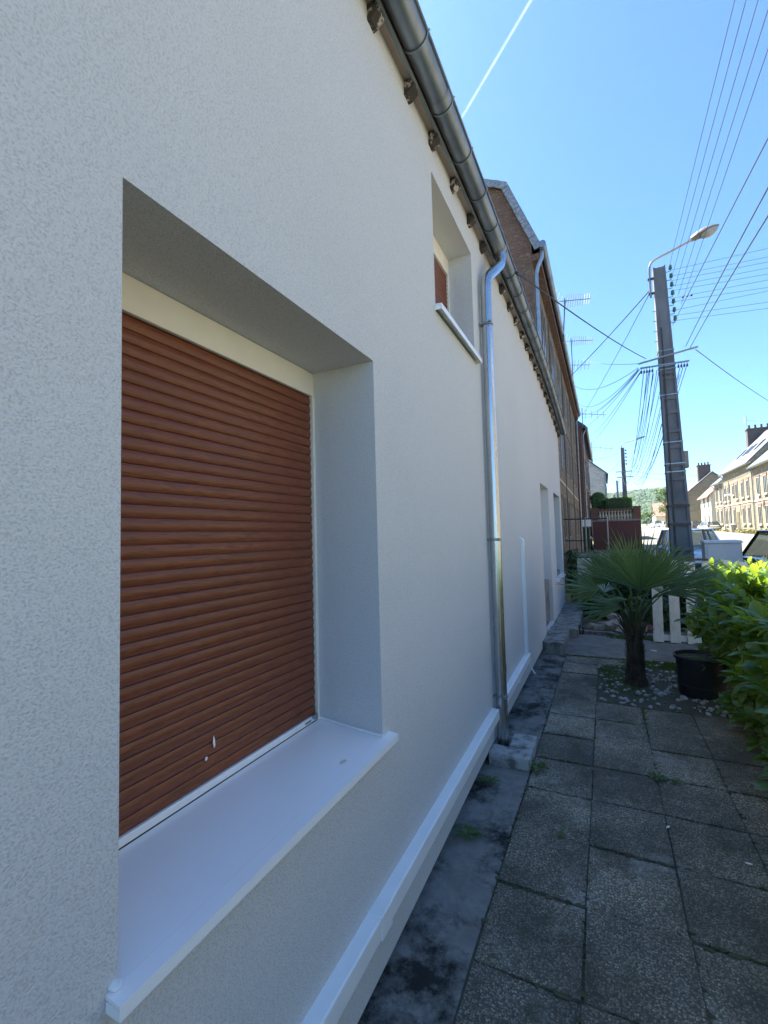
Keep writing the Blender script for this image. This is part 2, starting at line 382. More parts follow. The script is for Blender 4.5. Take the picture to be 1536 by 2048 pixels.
# yard soil under the paving
b = MB(); b.box(-.585, 2.25, -4, 11.3, -.30, -.012); struct(b.build('yard_soil', M['soil']))

# concrete strip beside the wall
b = MB(); random.seed(3)
n = 60; ys = [-2.5+9.45*i/n for i in range(n+1)]
for y0, y1 in zip(ys, ys[1:]):
    e0, e1 = [-.578+.010*noise.noise(Vector((y*2.3, 0, 0)))+.006*noise.noise(Vector((y*9, 3, 0))) for y in (y0, y1)]
    z0, z1 = [-.006+.008*noise.noise(Vector((y*1.5, 5, 0))) for y in (y0, y1)]
    b.face([(-.98,y0,z0-.015),(e0,y0,z0),(e1,y1,z1),(-.98,y1,z1-.015)])
    b.face([(e0,y0,z0),(e0,y0,-.05),(e1,y1,-.05),(e1,y1,z1)])
struct(b.build('concrete_strip', M['strip'], smooth=True))

# ------------------------------------------------------------------ patio of aggregate slabs
patio = bpy.data.objects.new('patio', None); COL.objects.link(patio); struct(patio)
SW, SL, OX, OY = .4095, .4665, -.570, 3.287
def slab_mesh(w, l, seed):
    bm = bmesh.new(); nx, ny = 9, 9
    g = [[bm.verts.new((-w/2+w*i/nx, -l/2+l*j/ny, .0025*noise.noise(Vector((i*.9+seed*7, j*.9, seed))))) for j in range(ny+1)] for i in range(nx+1)]
    for i in range(nx):
        for j in range(ny): bm.faces.new((g[i][j], g[i+1][j], g[i+1][j+1], g[i][j+1]))
    bd = [e for e in bm.edges if len(e.link_faces) == 1]
    r = bmesh.ops.extrude_edge_only(bm, edges=bd); vs = [v for v in r['geom'] if isinstance(v, bmesh.types.BMVert)]
    for v in vs: v.co.z = -.045; v.co.x *= 1.004; v.co.y *= 1.004
    for i in range(nx+1):
        for j in range(ny+1):
            if i in (0, nx) or j in (0, ny):
                v = g[i][j]; v.co.z -= .0015+.003*random.random(); v.co.x *= .984+.014*random.random(); v.co.y *= .984+.014*random.random()
    bmesh.ops.recalc_face_normals(bm, faces=bm.faces)
    me = bpy.data.meshes.new('paving_slab'); bm.to_mesh(me); bm.free()
    me.materials.append(M['slab'])
    for p in me.polygons: p.use_smooth = True
    me.set_sharp_from_angle(angle=R_(35)); return me
random.seed(11)
SM = [slab_mesh(SW-.004, SL-.008, k) for k in range(4)]
SN = slab_mesh(SW-.004, .36-.008, 9)
for i in range(0, 6):
    for j in range(-8, 8):
        y0 = OY+SL*j
        if j >= 4 and i >= 1 and not (i >= 4 and j < 6): continue      # pebble bed
        if i == 0 and j >= 7: continue
        o = link('paving_slab', random.choice(SM), patio, loc=(OX+SW*(i+.5)+random.uniform(-.003,.003), y0+SL*.5+random.uniform(-.003,.003), random.uniform(-.006,.005)),
                 rot=(random.uniform(-.013,.013), random.uniform(-.013,.013), random.uniform(-.009,.009)+(math.pi if random.random() < .5 else 0)))
for i in range(0, 2):
    link('paving_slab', SN, patio, loc=(OX+SW*(i+.5), OY+SL*7+.18, random.uniform(-.003,.003)), rot=(0, .004, .004))

# far concrete path in front of the gate
b = MB(); n = 22
for k in range(n):
    x0, x1 = -.60+2.6*k/n, -.60+2.6*(k+1)/n
    w = lambda x: .012*noise.noise(Vector((x*3, 1, 0)))
    ya0, ya1 = 6.95+w(x0), 6.95+w(x1)
    b.face([(x0,ya0,-.004+w(x0)*.4),(x1,ya1,-.004+w(x1)*.4),(x1,8.05,.0),(x0,8.05,.0)])
    b.face([(x0,8.05,.0),(x1,8.05,.0),(x1,9.1,.0),(x0,9.1,.0)])
    b.face([(x0,ya0,-.05),(x1,ya1,-.05),(x1,ya1,-.004+w(x1)*.4),(x0,ya0,-.004+w(x0)*.4)])
struct(b.build('garden_path', M['path']))
# cracked corner piece
# door step and landing
st = thing('door_step', 'worn concrete step in front of the doorway of the white house', 'step', (-.74, 7.5, 0))
def rough_box(x0, x1, y0, y1, z0, z1, seed, cut=8, amp=.012):
    bm = bmesh.new(); bmesh.ops.create_cube(bm, size=1)
    bmesh.ops.subdivide_edges(bm, edges=bm.edges[:], cuts=cut, use_grid_fill=True)
    for v in bm.verts:
        p = Vector((x0+(x1-x0)*(v.co.x+.5), y0+(y1-y0)*(v.co.y+.5), z0+(z1-z0)*(v.co.z+.5)))
        edge = sum(abs(c) > .49 for c in v.co)
        q = noise.noise_vector(p*9+Vector((seed, seed, seed)))
        v.co = p+q*amp*(1 if edge < 2 else 1.5)
        if edge >= 2: v.co += (Vector(((x0+x1)/2, (y0+y1)/2, (z0+z1)/2))-p).normalized()*.008
    return bm
def bmobj(bm, name, mat, parent=None, smooth=True):
    me = bpy.data.meshes.new(name); bm.to_mesh(me); bm.free(); me.materials.append(mat)
    if smooth:
        for p in me.polygons: p.use_smooth = True
        me.set_sharp_from_angle(angle=R_(38))
    return link(name, me, parent)
bmobj(rough_box(-.93, -.60, 6.90, 8.10, -.05, .165, 3), 'tread', M['stepc'], st)
bmobj(rough_box(-.93, -.47, 8.05, 11.2, -.05, .135, 4, 10), 'landing', M['stepc'], st)

# pebble bed round the palm
bed = bpy.data.objects.new('pebble_bed', None); COL.objects.link(bed); bed.location = (.3, 5.9, -.02); struct(bed)
PB = []
for k in range(6):
    q = MB(); q.lump((0,0,0), (1, .72+.1*(k % 3), .55), 2, .35, k+1); PB.append(q.mesh('pebble', M['pebble'], True))
random.seed(21); cnt = 0; placed = []
while cnt < 250:
    x, y = random.uniform(-.15, 1.05), random.uniform(5.18, 6.95)
    if y > 6.45 and random.random() < .6: continue
    if (x-.24)**2+(y-5.95)**2 < .17**2: continue
    if x < .2 and y > 6.2 and random.random() < .5: continue
    s = random.uniform(.012, .033)
    link('pebble', random.choice(PB), bed, mw=Matrix.Translation((x, y, -.012+s*.25)) @ Matrix.Rotation(random.uniform(0, 6.3), 4, 'Z') @ Matrix.Diagonal((s, s, s, 1)))
    cnt += 1

# ================================================================== the white rendered house
XW = -.885
def eave(y):
    if y < 6.14: return 4.40-.0082*(max(y, 0)-6.14)**2
    return 4.40-.0150*(y-6.14)**2
house = thing('white_house', 'freshly rendered white house with brown roller shutters and zinc gutter', 'house', (XW, 5, 0))
OPEN = [(.580, 1.730, .872, 2.53, -1.225), (2.61, 3.56, 3.158, 4.075, -1.12), (7.44, 8.58, .165, 2.54, -1.25), (9.50, 10.85, .775, 2.54, -1.22)]
def wbot(y):
    if y < 1.4: return -.01
    if y < 3.4: return -.01+.075*(y-1.4)/2
    return .065
yb = sorted(set([-6, 11.2]+[o[i] for o in OPEN for i in (0, 1)]+[round(-.25+.5*k, 3) for k in range(0, 23)]))
yb = [y for i, y in enumerate(yb) if i == 0 or y-yb[i-1] > .004]
zb = sorted(set([z for o in OPEN for z in (o[2], o[3])]+[1.5, 2.0, 3.0]))
b = MB()
def wz(i, y):
    if i == 0: return wbot(y)
    if i == len(zb)+1: return eave(y)+.03
    return zb[i-1]
for y0, y1 in zip(yb, yb[1:]):
    for i in range(len(zb)+1):
        ym = (y0+y1)/2; zm = (wz(i, ym)+wz(i+1, ym))/2
        if any(o[0]-.001 < ym < o[1]+.001 and o[2]-.001 < zm < o[3]+.001 for o in OPEN): continue
        b.face([(XW,y0,wz(i,y0)),(XW,y1,wz(i,y1)),(XW,y1,wz(i+1,y1)),(XW,y0,wz(i+1,y0))])
for o in OPEN:
    y0, y1, z0, z1, xd = o
    b.face([(XW,y0,z1),(XW,y1,z1),(xd,y1,z1),(xd,y0,z1)])            # soffit of the reveal
    b.face([(XW,y1,z0),(xd,y1,z0),(xd,y1,z1),(XW,y1,z1)])
    b.face([(XW,y0,z0),(XW,y0,z1),(xd,y0,z1),(xd,y0,z0)])
    b.face([(XW,y0,z0),(xd,y0,z0),(xd,y1,z0),(XW,y1,z0)])
b.face([(XW,11.2,wbot(11)),(-6,11.2,-.3),(-6,11.2,eave(11.2)+.03),(XW,11.2,eave(11.2)+.03)])
b.face([(XW,11.2,eave(11.2)+.03),(-6,11.2,eave(11.2)+.03),(-3.4,11.2,6.1)])
b.face([(XW,-6,-.01),(XW,-6,eave(-6)+.03),(-6,-6,eave(0)+.03),(-6,-6,-.3)])
b.face([(-6,-6,-.3),(-6,-6,4.3),(-6,11.2,4.0),(-6,11.2,-.3)])
for ya, yb2 in zip([-6, 0, 3.4, 7], [0, 3.4, 7, 11.2]):
    b.face([(XW,ya,wbot(ya)),(-.95,ya,wbot(ya)),(-.95,yb2,wbot(yb2)),(XW,yb2,wbot(yb2))])
wall = b.build('wall', M['render'], house)
b = MB(); b.box(-1.1, -.945, -6, 11.19, -.25, .9); b.build('stone_base', M['stepc'], house)

# ---- roller shutter windows
def slat_mesh(y0, y1, pitch, xf, th=.012):
    q = MB(); n = 7; prof = []
    for k in range(n+1):
        t = k/n; z = -pitch/2+.0014+(pitch-.0024)*t
        prof.append((xf-.0055+.0060*math.sin(math.pi*min(1, max(0, t*.94+.03)))**.75, z))
    ring = prof
    for (xa, za), (xb, zb_) in zip(ring, ring[1:]): q.face([(xa,y0,za),(xa,y1,za),(xb,y1,zb_),(xb,y0,zb_)])
    q.face([(ring[0][0],y0,ring[0][1]),(xf-th,y0,ring[0][1]),(xf-th,y1,ring[0][1]),(ring[0][0],y1,ring[0][1])])
    q.face([(ring[-1][0],y0,ring[-1][1]),(ring[-1][0],y1,ring[-1][1]),(xf-th,y1,ring[-1][1]),(xf-th,y0,ring[-1][1])])
    return q.mesh('slat', M['shutter'], True)
def shutter(o, nsl, z0, z1, yr, label, xf):
    y0, y1, _, _, xd = o
    q = MB(); q.box(xf-.022, xf-.016, y0+.002, yr, z0, z1+.05); sh = q.build('roller_shutter', M['shutter'], house)
    sh['label'] = label
    p = (z1-z0)/nsl; me = slat_mesh(y0+.004, yr-.006, p, xf)
    for k in range(nsl): link('slat', me, sh, loc=(0, 0, z0+p*(k+.5)))
    return sh
xf1 = -1.212
sh1 = shutter(OPEN[0], 37, .957, 2.412, 1.713, 'closed brown wood grain roller shutter', xf1)
b = MB(); b.box(xf1-.014, xf1+.004, .584, 1.707, .931, .956); b.build('bottom_bar', M['pvc'], sh1, bevel=.003)
b = MB(); b.box(xf1-.006, xf1+.0052, 1.625, 1.668, .939, .947); b.build('sticker', M['cement'], sh1)
b = MB(); b.obox((xf1+.008, 1.690, .955), (.010,0,0), (0,.013,.001), (0,0,.009)); b.build('end_stop', M['dull' if False else 'zinc_dull'], sh1, bevel=.003)
# two splashes of render on the shutter
b = MB(); b.lump((xf1+.003, 1.120, 1.076), (.0025,.0045,.017), 2, .6, 2)
b.build('splash', M['pvc'], sh1, True)
b = MB(); b.lump((xf1+.003, 1.087, 1.036), (.0025,.006,.007), 1, .4, 3); b.build('splash', M['pvc'], sh1, True)
# cover board over the shutter and guide rail, one frame with a rounded inner corner
b = MB(); b.box(-1.222, -1.203, .582, 1.729, 2.418, 2.528); b.build('shutter_box_cover', M['frame'], house, bevel=.003)
b = MB(); b.box(-1.222, -1.200, 1.7125, 1.7295, .928, 2.4175); b.build('guide_rail', M['frame'], house, bevel=.003)
b = MB(); b.tube([(-1.213, 1.727, .93), (-1.213, 1.727, 2.523), (-1.213, .59, 2.526)], .005, 6); b.build('sealant_bead', M['pvc'], house, True)
# sill of the big window
def sill(name, y0, y1, zi, zo, xi, xo, lip, mat, endcap=True):
    q = MB(); t = .004
    q.hexa([(xi,y0+.024,zi-t),(XW,y0+.024,zo+.004-t),(XW,y1-.024,zo+.004-t),(xi,y1-.024,zi-t),(xi,y0+.024,zi),(XW,y0+.024,zo+.004),(XW,y1-.024,zo+.004),(xi,y1-.024,zi)])
    q.hexa([(XW+.0005,y0,zo-t),(xo,y0,zo-t-.002),(xo,y1,zo-t-.002),(XW+.0005,y1,zo-t),(XW+.0005,y0,zo+.004),(xo,y0,zo),(xo,y1,zo),(XW+.0005,y1,zo+.004)])
    q.hexa([(xo-.003,y0,zo-lip),(xo,y0,zo-lip),(xo,y1,zo-lip),(xo-.003,y1,zo-lip),(xo-.003,y0,zo-.0062),(xo,y0,zo-.0062),(xo,y1,zo-.0062),(xo-.003,y1,zo-.0062)])
    if endcap:
        for ye in (y0, y1-.004):
            q.hexa([(XW+.001,ye,zo-lip),(xo-.0035,ye,zo-lip),(xo-.0035,ye+.004,zo-lip),(XW+.001,ye+.004,zo-lip),(XW+.001,ye,zo-.007),(xo-.0035,ye,zo-.007),(xo-.0035,ye+.004,zo-.007),(XW+.001,ye+.004,zo-.007)])
    return q.build(name, mat, house)
s1 = sill('window_sill', .556, 1.795, .930, .897, -1.205, -.842, .028, M['alu'])
b = MB(); b.tube([(-1.2, 1.727, .935), (-1.05, 1.726, .921), (-.90, 1.727, .9075), (-.882, 1.733, .907)], [.006,.005,.006,.009], 6); b.build('sealant', M['pvc'], s1, True)
b = MB(); b.lump((-.884, .572, .906), (.02,.014,.008), 1, .3, 4); b.build('sealant', M['pvc'], s1, True)
b = MB(); b.lump((-.93, 1.48, .9045), (.010,.022,.0015), 2, .9, 8); b.build('stain', M['stain'], s1, True)
# upper window
xf2 = -1.09
sh2 = shutter(OPEN[1], 20, 3.215, 3.93, 3.53, 'closed brown roller shutter of the upper window', xf2)
b = MB(); b.box(-1.1, -1.079, 2.612, 3.559, 3.932, 4.073); b.build('shutter_box_cover', M['frame'], house, bevel=.003)
b = MB(); b.box(-1.1, -1.077, 3.53, 3.559, 3.203, 3.931); b.build('guide_rail', M['frame'], house, bevel=.003)
sill('window_sill', 2.585, 3.60, 3.215, 3.185, -1.09, -.835, .035, M['alu'])
# doorway and farther window
d = MB(); d.box(-1.25, -1.21, 7.445, 8.575, .167, 2.535); dr = d.build('door', M['pvc'], house, bevel=.004)
d = MB(); d.tube([(-1.205, 8.42, 1.15), (-1.17, 8.42, 1.15), (-1.17, 8.30, 1.15)], .009, 6); d.build('handle', M['steel'], dr)
for z0 in (.35, 1.35):
    d = MB(); d.box(-1.2095, -1.204, 7.62, 8.38, z0, z0+.85); d.build('panel', M['pvc'], dr, bevel=.003)
d = MB(); d.box(-1.0, -.886, 7.4405, 7.462, .167, .25); d.build('threshold_post', M['twig'], house)
w = MB(); w.box(-1.215, -1.205, 9.51, 10.84, .83, 2.53); wn3 = w.build('window', M['glass_dark'], house)
w = MB()
for a in ((9.502, 9.56, .822, 2.538), (10.79, 10.848, .822, 2.538), (10.14, 10.20, .822, 2.538)): w.box(-1.2045, -1.165, *a)
w.box(-1.2045, -1.167, 9.561, 10.139, .822, .88); w.box(-1.2045, -1.167, 10.201, 10.789, .822, .88); w.box(-1.2045, -1.167, 9.561, 10.139, 2.48, 2.538); w.box(-1.2045, -1.167, 10.201, 10.789, 2.48, 2.538)
w.build('window_frame', M['pvc'], wn3)
sill('window_sill', 9.46, 10.89, .845, .80, -1.2, -.83, .035, M['alu'])

# ---- roof, soffit, rafters
b = MB(); ys = [-6+.43*k for k in range(41)]; ys[-1] = 11.22
for y0, y1 in zip(ys, ys[1:]):
    def prof(y):
        e = eave(y); return [(-.775, e+.075), (-.775, e+.105), (-3.4, 6.22+(e-4.3)*.5), (-6.2, e+.105), (-6.2, e+.075), (-3.4, 6.18+(e-4.3)*.5)]
    A, B = prof(y0), prof(y1)
    for i in range(6):
        j = (i+1) % 6; b.face([(A[i][0],y0,A[i][1]),(A[j][0],y0,A[j][1]),(B[j][0],y1,B[j][1]),(B[i][0],y1,B[i][1])])
b.build('roof', M['tile'], house)
b = MB()
for y0, y1 in zip(ys, ys[1:]):
    a, c = eave(y0), eave(y1)
    b.hexa([(-1.0,y0,a+.032),(-.828,y0,a+.012),(-.828,y1,c+.012),(-1.0,y1,c+.032),(-1.0,y0,a+.05),(-.828,y0,a+.03),(-.828,y1,c+.03),(-1.0,y1,c+.05)])
b.build('soffit_board', M['soffit'], house)
random.seed(5)
def rafter_bm(seed):
    bm = bmesh.new(); bmesh.ops.create_cube(bm, size=1); bmesh.ops.subdivide_edges(bm, edges=bm.edges[:], cuts=2, use_grid_fill=True)
    for v in bm.verts:
        c = v.co; z = -.082 if c.z < -.4 else (-.03 if c.z < .2 else .01)
        if c.z < 0 and c.x > .4: z += .030
        v.co = Vector((-.95+.125*(c.x+.5), c.y*.066, z*.86))+noise.noise_vector(v.co*4+Vector((seed*5, 0, 0)))*.006
    return bm
RM = []
for k in range(5):
    me = bpy.data.meshes.new('rafter_end'); q = rafter_bm(k); q.to_mesh(me); q.free(); me.materials.append(M['rafter']); RM.append(me)
for k in range(27):
    y = .08+.425*k
    link('rafter_end', RM[k % 5], house, loc=(0, y+random.uniform(-.02, .02), eave(y)))
# gutter
GX, GR = -.757, .064
b = MB(); n = 12; rows = []
gy = [-4+.31*k for k in range(50)]; gy[-1] = 11.2
for y in gy:
    e = eave(y)+.055; r = []
    for k in range(n+1):
        t = math.pi+math.pi*k/n; r.append(b.pt(GX+GR*math.cos(t), y, e+GR*math.sin(t)))
    for k in range(n+1):
        t = 2*math.pi-math.pi*k/n; r.append(b.pt(GX+(GR-.004)*math.cos(t), y, e+(GR-.004)*math.sin(t)))
    rows.append(r)
for A, B in zip(rows, rows[1:]):
    m = len(A)
    for k in range(m): b.idx((A[k], B[k], B[(k+1) % m], A[(k+1) % m]))
b.idx(rows[-1][:n+1])
gut = b.build('gutter', M['zinc'], house, True)
b = MB(); b.tube([(GX+GR+.005, y, eave(y)+.058) for y in gy], .008, 8); b.build('gutter_bead', M['zinc'], gut, True)
b = MB(); b.tube([(-.829, y, eave(y)-.006) for y in gy], .0125, 8); b.build('drip_rod', M['zinc'], gut, True)
for k in range(27):
    y = .30+.425*k; e = eave(y)+.055
    if k % 4 == 1:   # lapped joint
        b = MB(); A = []
        for yy in (y-.035, y+.035):
            A.append([b.pt(GX+(GR+.004)*math.cos(math.pi+math.pi*j/n), yy, e+(GR+.004)*math.sin(math.pi+math.pi*j/n)) for j in range(n+1)])
        for j in range(n): b.idx((A[0][j], A[1][j], A[1][j+1], A[0][j+1]))
        b.build('lapped_joint', M['zinc'], gut, True)
    b = MB(); b.tube([(GX+(GR+.004)*math.cos(math.pi+math.pi*j/n), y+.05, e+(GR+.004)*math.sin(math.pi+math.pi*j/n)) for j in range(n+1)]+[(GX+GR+.016, y+.05, e+.012)], .0055, 6)
    b.build('gutter_bracket', M['zinc'], gut, True)
# downpipe with swan neck
pz = eave(4.1)
def smooth_path(pts, m=6):
    P = [Vector(p) for p in pts]; out = []
    for i in range(len(P)-1):
        p0, p1, p2, p3 = P[max(i-1, 0)], P[i], P[i+1], P[min(i+2, len(P)-1)]
        for k in range(m):
            t = k/m; out.append(.5*((2*p1)+(p2-p0)*t+(2*p0-5*p1+4*p2-p3)*t*t+(3*p1-p0-3*p2+p3)*t**3))
    return out+[P[-1]]
b = MB(); b.tube(smooth_path([(-.752,4.14,pz+.02),(-.750,4.135,pz-.06),(-.755,4.09,pz-.14),(-.785,3.93,pz-.28),(-.818,3.82,pz-.39),(-.825,3.79,pz-.50)])+[(-.825,3.785,2.8),(-.825,3.78,1.2),(-.825,3.775,.02)], .046, 18)
dp = b.build('downpipe', M['zinc_new'], house, True)
for z in (3.55, 1.70, .42):
    b = MB(); b.lathe([(.047,-.011),(.052,-.009),(.052,.009),(.047,.011)], (-.825, 3.782, z), 18); b.box(-.886, -.872, 3.735, 3.75, z-.010, z+.010); b.tube([(-.885, 3.742, z), (-.84, 3.742, z)], .005, 6); b.box(-.80, -.775, 3.725, 3.738, z-.012, z+.012)
    b.build('pipe_clamp', M['zinc_dull'], dp)
for z in (.62,):
    b = MB(); b.lathe([(.0465,-.004),(.0495,-.003),(.0495,.06),(.0465,.061)], (-.825, 3.781, z), 18); b.build('pipe_socket', M['zinc_new'], dp, True)
# white cable trunking low along the wall
def trunk(ya, yb3, name='cable_trunking'):
    q = MB(); za, zb4 = .262+.0155*ya, .262+.0155*yb3
    q.hexa([(XW-.004,ya,za-.060),(-.828,ya,za-.060),(-.828,yb3,zb4-.060),(XW-.004,yb3,zb4-.060),(XW-.004,ya,za+.022),(-.828,ya,za+.018),(-.828,yb3,zb4+.018),(XW-.004,yb3,zb4+.022)])
    return q.build(name, M['pvc'], house, bevel=.006)
t1 = trunk(-3, 3.70); t2 = trunk(3.86, 5.43)
q = MB()
for yc in (1.57, 4.60):
    z = .262+.0155*yc
    q = MB(); q.box(XW-.003, -.8235, yc-.003, yc+.09, z-.064, z+.0235); q.build('trunking_coupler', M['pvc'], t1 if yc < 3 else t2, bevel=.004)
q = MB(); q.box(XW-.003, -.850, 5.365, 5.425, .369, 1.64); t3 = q.build('cable_trunking', M['pvc'], house, bevel=.006)
q = MB(); q.prism([(XW-.003,5.36,1.60),(-.846,5.36,1.60),(-.846,5.36,1.655),(-.862,5.36,1.685),(XW-.003,5.36,1.70)], (0,.07,0)); q.build('elbow_cap', M['pvc'], t3, bevel=.004)
b = MB(); b.tube(smooth_path([(-.87,5.45,.29),(-.855,5.47,.24),(-.835,5.49,.17),(-.80,5.50,.11)]), .0085, 8); b.build('stub_hose', M['pvc'], t2, True)
# concrete block under the downpipe
blk = thing('downpipe_block', 'pale concrete block with a notch under the downpipe', 'block', (-.72, 3.75, 0))
bm = rough_box(-.885, -.575, 3.50, 3.68, -.03, .075, 1, 6, .008); bmobj(bm, 'block_front', M['blockc'], blk)
bm = rough_box(-.765, -.575, 3.672, 3.93, -.03, .077, 2, 6, .008); bmobj(bm, 'block_side', M['blockc'], blk)

# ================================================================== buildings down the street
def window_on(parent, X, y0, y1, z0, z1, side, sillm=True, shut=None):
    """window in a facade lying in the plane x = X; side = +1 faces +X"""
    s = side; d = lambda a: X+s*a
    lo = lambda a, c: (min(d(a), d(c)), max(d(a), d(c)))
    q = MB(); e_ = shut or 1; q.box(*lo(.004, .03*e_), y0, y1, z0, z1); w = q.build('window', M['glass_dark'], parent)
    q = MB()
    for a in ((y0-.03, y0+.04, z0, z1), (y1-.04, y1+.03, z0, z1), ((y0+y1)/2-.03, (y0+y1)/2+.03, z0+.05, z1-.05)): q.box(*lo(.03*e_, .07*e_), *a)
    for a in ((y0+.051, y1-.051, z1-.05, z1+.02), (y0+.051, y1-.051, z0, z0+.06)): q.box(*lo(.031*e_, .068*e_), *a)
    q.build('frame', M['frame_grey'] if shut is None else M['frame_old'], w)
    if sillm:
        q = MB(); q.box(*lo(.002, .16), y0-.12, y1+.12, z0-.14, z0-.01); q.build('sill', M['limestone'], w)
        q = MB(); q.box(*lo(.002, .05), y0-.12, y1+.12, z1+.03, z1+.26); q.build('lintel', M['brick'], w)
    return w
def gable_house(name, label, x0, x1, y0, y1, zb, ze, zr, wallm, roofm, ridge='Y', over=.25, gut=True):
    t = thing(name, label, 'house', ((x0+x1)/2, (y0+y1)/2, zb))
    q = MB(); xm, ym = (x0+x1)/2, (y0+y1)/2
    for f in (((x0,y0),(x1,y0)), ((x1,y0),(x1,y1)), ((x1,y1),(x0,y1)), ((x0,y1),(x0,y0))):
        (a, c), (d, e) = f; q.face([(a,c,zb-1.5),(d,e,zb-1.5),(d,e,ze),(a,c,ze)])
    if ridge == 'Y': q.face([(x0,y0,ze),(x1,y0,ze),(xm,y0,zr)]); q.face([(x1,y1,ze),(x0,y1,ze),(xm,y1,zr)])
    else: q.face([(x1,y0,ze),(x1,y1,ze),(x1,ym,zr)]); q.face([(x0,y1,ze),(x0,y0,ze),(x0,ym,zr)])
    q.build('wall', wallm, t)
    q = MB(); th = .16
    if ridge == 'Y':
        k = (zr-ze)/(xm-x0); 
        for s, xe in ((-1, x0), (1, x1)):
            xo = xe+s*over; zo = ze-k*over
            q.hexa([(xo,y0-over,zo),(xm,y0-over,zr),(xm,y1+over,zr),(xo,y1+over,zo),(xo,y0-over,zo+th),(xm,y0-over,zr+th),(xm,y1+over,zr+th),(xo,y1+over,zo+th)])
    else:
        k = (zr-ze)/(ym-y0)
        for s, ye in ((-1, y0), (1, y1)):
            yo = ye+s*over; zo = ze-k*over
            q.hexa([(x0-over,yo,zo),(x1+over,yo,zo),(x1+over,ym,zr),(x0-over,ym,zr),(x0-over,yo,zo+th),(x1+over,yo,zo+th),(x1+over,ym,zr+th),(x0-over,ym,zr+th)])
    t['_roof'] = 0; del t['_roof']
    rf = q.build('roof', roofm, t)
    return t, rf
def chimney(rf, x0, x1, y0, y1, z0, z1, mat, pots=4, along='X'):
    q = MB(); q.box(x0, x1, y0, y1, z0, z1); c = q.build('chimney', M['chim'], rf)
    q = MB(); q.box(x0-.08, x1+.08, y0-.08, y1+.08, z1+.002, z1+.16)
    for k in range(pots):
        f = (k+.5)/pots
        cx, cy = (x0+(x1-x0)*f, (y0+y1)/2) if along == 'X' else ((x0+x1)/2, y0+(y1-y0)*f)
        q.lathe([(.13,0),(.15,.05),(.12,.42),(.15,.45),(.15,.5)], (cx, cy, z1+.16), 8)
    q.build('chimney_pots', M['chim'], rf); return c

# ---- tall stone neighbour with a slate mansard
nb = thing('stone_house', 'tall brown stone house with slate mansard next to the white house', 'house', (-4, 20, 0))
NX, NY0, NY1, NE = -1.29, 11.27, 29.0, 8.85
q = MB()
q.face([(NX,NY0,-.5),(NX,NY1,-.5),(NX,NY1,NE),(NX,NY0,NE)])
q.build('facade', M['stone_near'], nb)
q = MB(); gp = [(NX,NY0,-.5),(NX,NY0,NE),(-1.22,NY0,NE),(-1.92,NY0,10.52),(-5.2,NY0,12.2),(-9.2,NY0,10.4),(-9.8,NY0,NE),(-9.8,NY0,-.5)]
q.face(gp[::-1]); q.face([(a, NY1, c) for a, _, c in gp]); q.face([(-9.8,NY0,-.5),(-9.8,NY0,NE),(-9.8,NY1,NE),(-9.8,NY1,-.5)])
q.build('gable_wall', M['gable_old'], nb)
# mansard roof shell
rp = [(-1.04, 8.72), (-1.80, 10.62), (-5.2, 12.45), (-9.3, 10.6), (-10, 8.8)]
q = MB()
for (xa, za), (xb, zb_) in zip(rp, rp[1:]):
    q.hexa([(xa,NY0-.10,za-.12),(xb,NY0-.10,zb_-.12),(xb,NY1+.1,zb_-.12),(xa,NY1+.1,za-.12),(xa,NY0-.10,za),(xb,NY0-.10,zb_),(xb,NY1+.1,zb_),(xa,NY1+.1,za)])
rf = q.build('roof', M['slate'], nb)
# verge slates on the gable edge, one by one
def verge(p0, p1, nsl, w):
    d = (Vector((p1[0], 0, p1[1]))-Vector((p0[0], 0, p0[1]))); L = d.length/nsl; d.normalize(); nrm = Vector((-d.z, 0, d.x))
    if nrm.z > 0: nrm = -nrm
    me = None
    for k in range(nsl):
        c = Vector((p0[0], NY0-.118, p0[1]))+d*(L*(k+.5))+nrm*(w*.5)
        if me is None:
            z = MB(); z.obox((0,0,0), d*(L*.49), nrm*(w*.5), (0,.012,0)); me = z.mesh('verge_slate', M['slate_pale'])
        link('verge_slate', me, rf, loc=c+Vector((0, random.uniform(-.008, .006), random.uniform(-.008, .008))))
random.seed(31)
verge((-1.04, 8.70), (-1.80, 10.60), 18, .17); verge((-1.84, 10.62), (-3.6, 11.58), 14, .17)
q = MB(); q.tube([(-1.02, y, 8.72) for y in (NY0-.16, 20, NY1)], .085, 10); ng = q.build('gutter', M['zinc'], nb, True)
q = MB(); q.box(-1.285, -1.1, NY0+.01, NY1, 8.45, 8.62); q.build('cornice', M['gable_old'], nb)
q = MB(); q.tube([(-1.05,NY0+.05,8.68),(-1.06,NY0+.05,8.5),(-1.17,NY0+.06,8.28),(-1.21,NY0+.06,8.1),(-1.21,NY0+.06,.1)], .05, 10); q.build('downpipe', M['zinc_dull'], nb, True)
q = MB(); q.tube([(-1.05,28.8,8.68),(-1.19,28.8,8.3),(-1.21,28.8,.3)], .05, 8); q.build('downpipe', M['zinc'], nb, True)
for k, y in enumerate((13.3, 15.6, 17.9, 20.2, 22.5, 24.8, 27.1)):
    for z in (1.5, 4.1, 6.5):
        if z == 1.5 and k % 3 == 1: continue
        window_on(nb, NX, y-.45, y+.45, z, z+1.6, 1, False, .3)
q = MB(); dd = q.box(NX+.004, NX+.05, 15.0, 16.2, .1, 2.5).build('door', M['twig'], nb)
q = MB(); q.tube([(NX+.06, 16.05, 1.3), (NX+.06, 16.05, 1.5)], .02, 6); q.build('handle', M['steel'], dd)
for yy in (14.4, 19.0, 23.6):
    q = MB(); q.tube([(NX+.03, yy, .5), (NX+.03, yy+.03, 4), (NX+.03, yy, 8.3)], .014, 5); q.build('cable', M['wire'], nb)
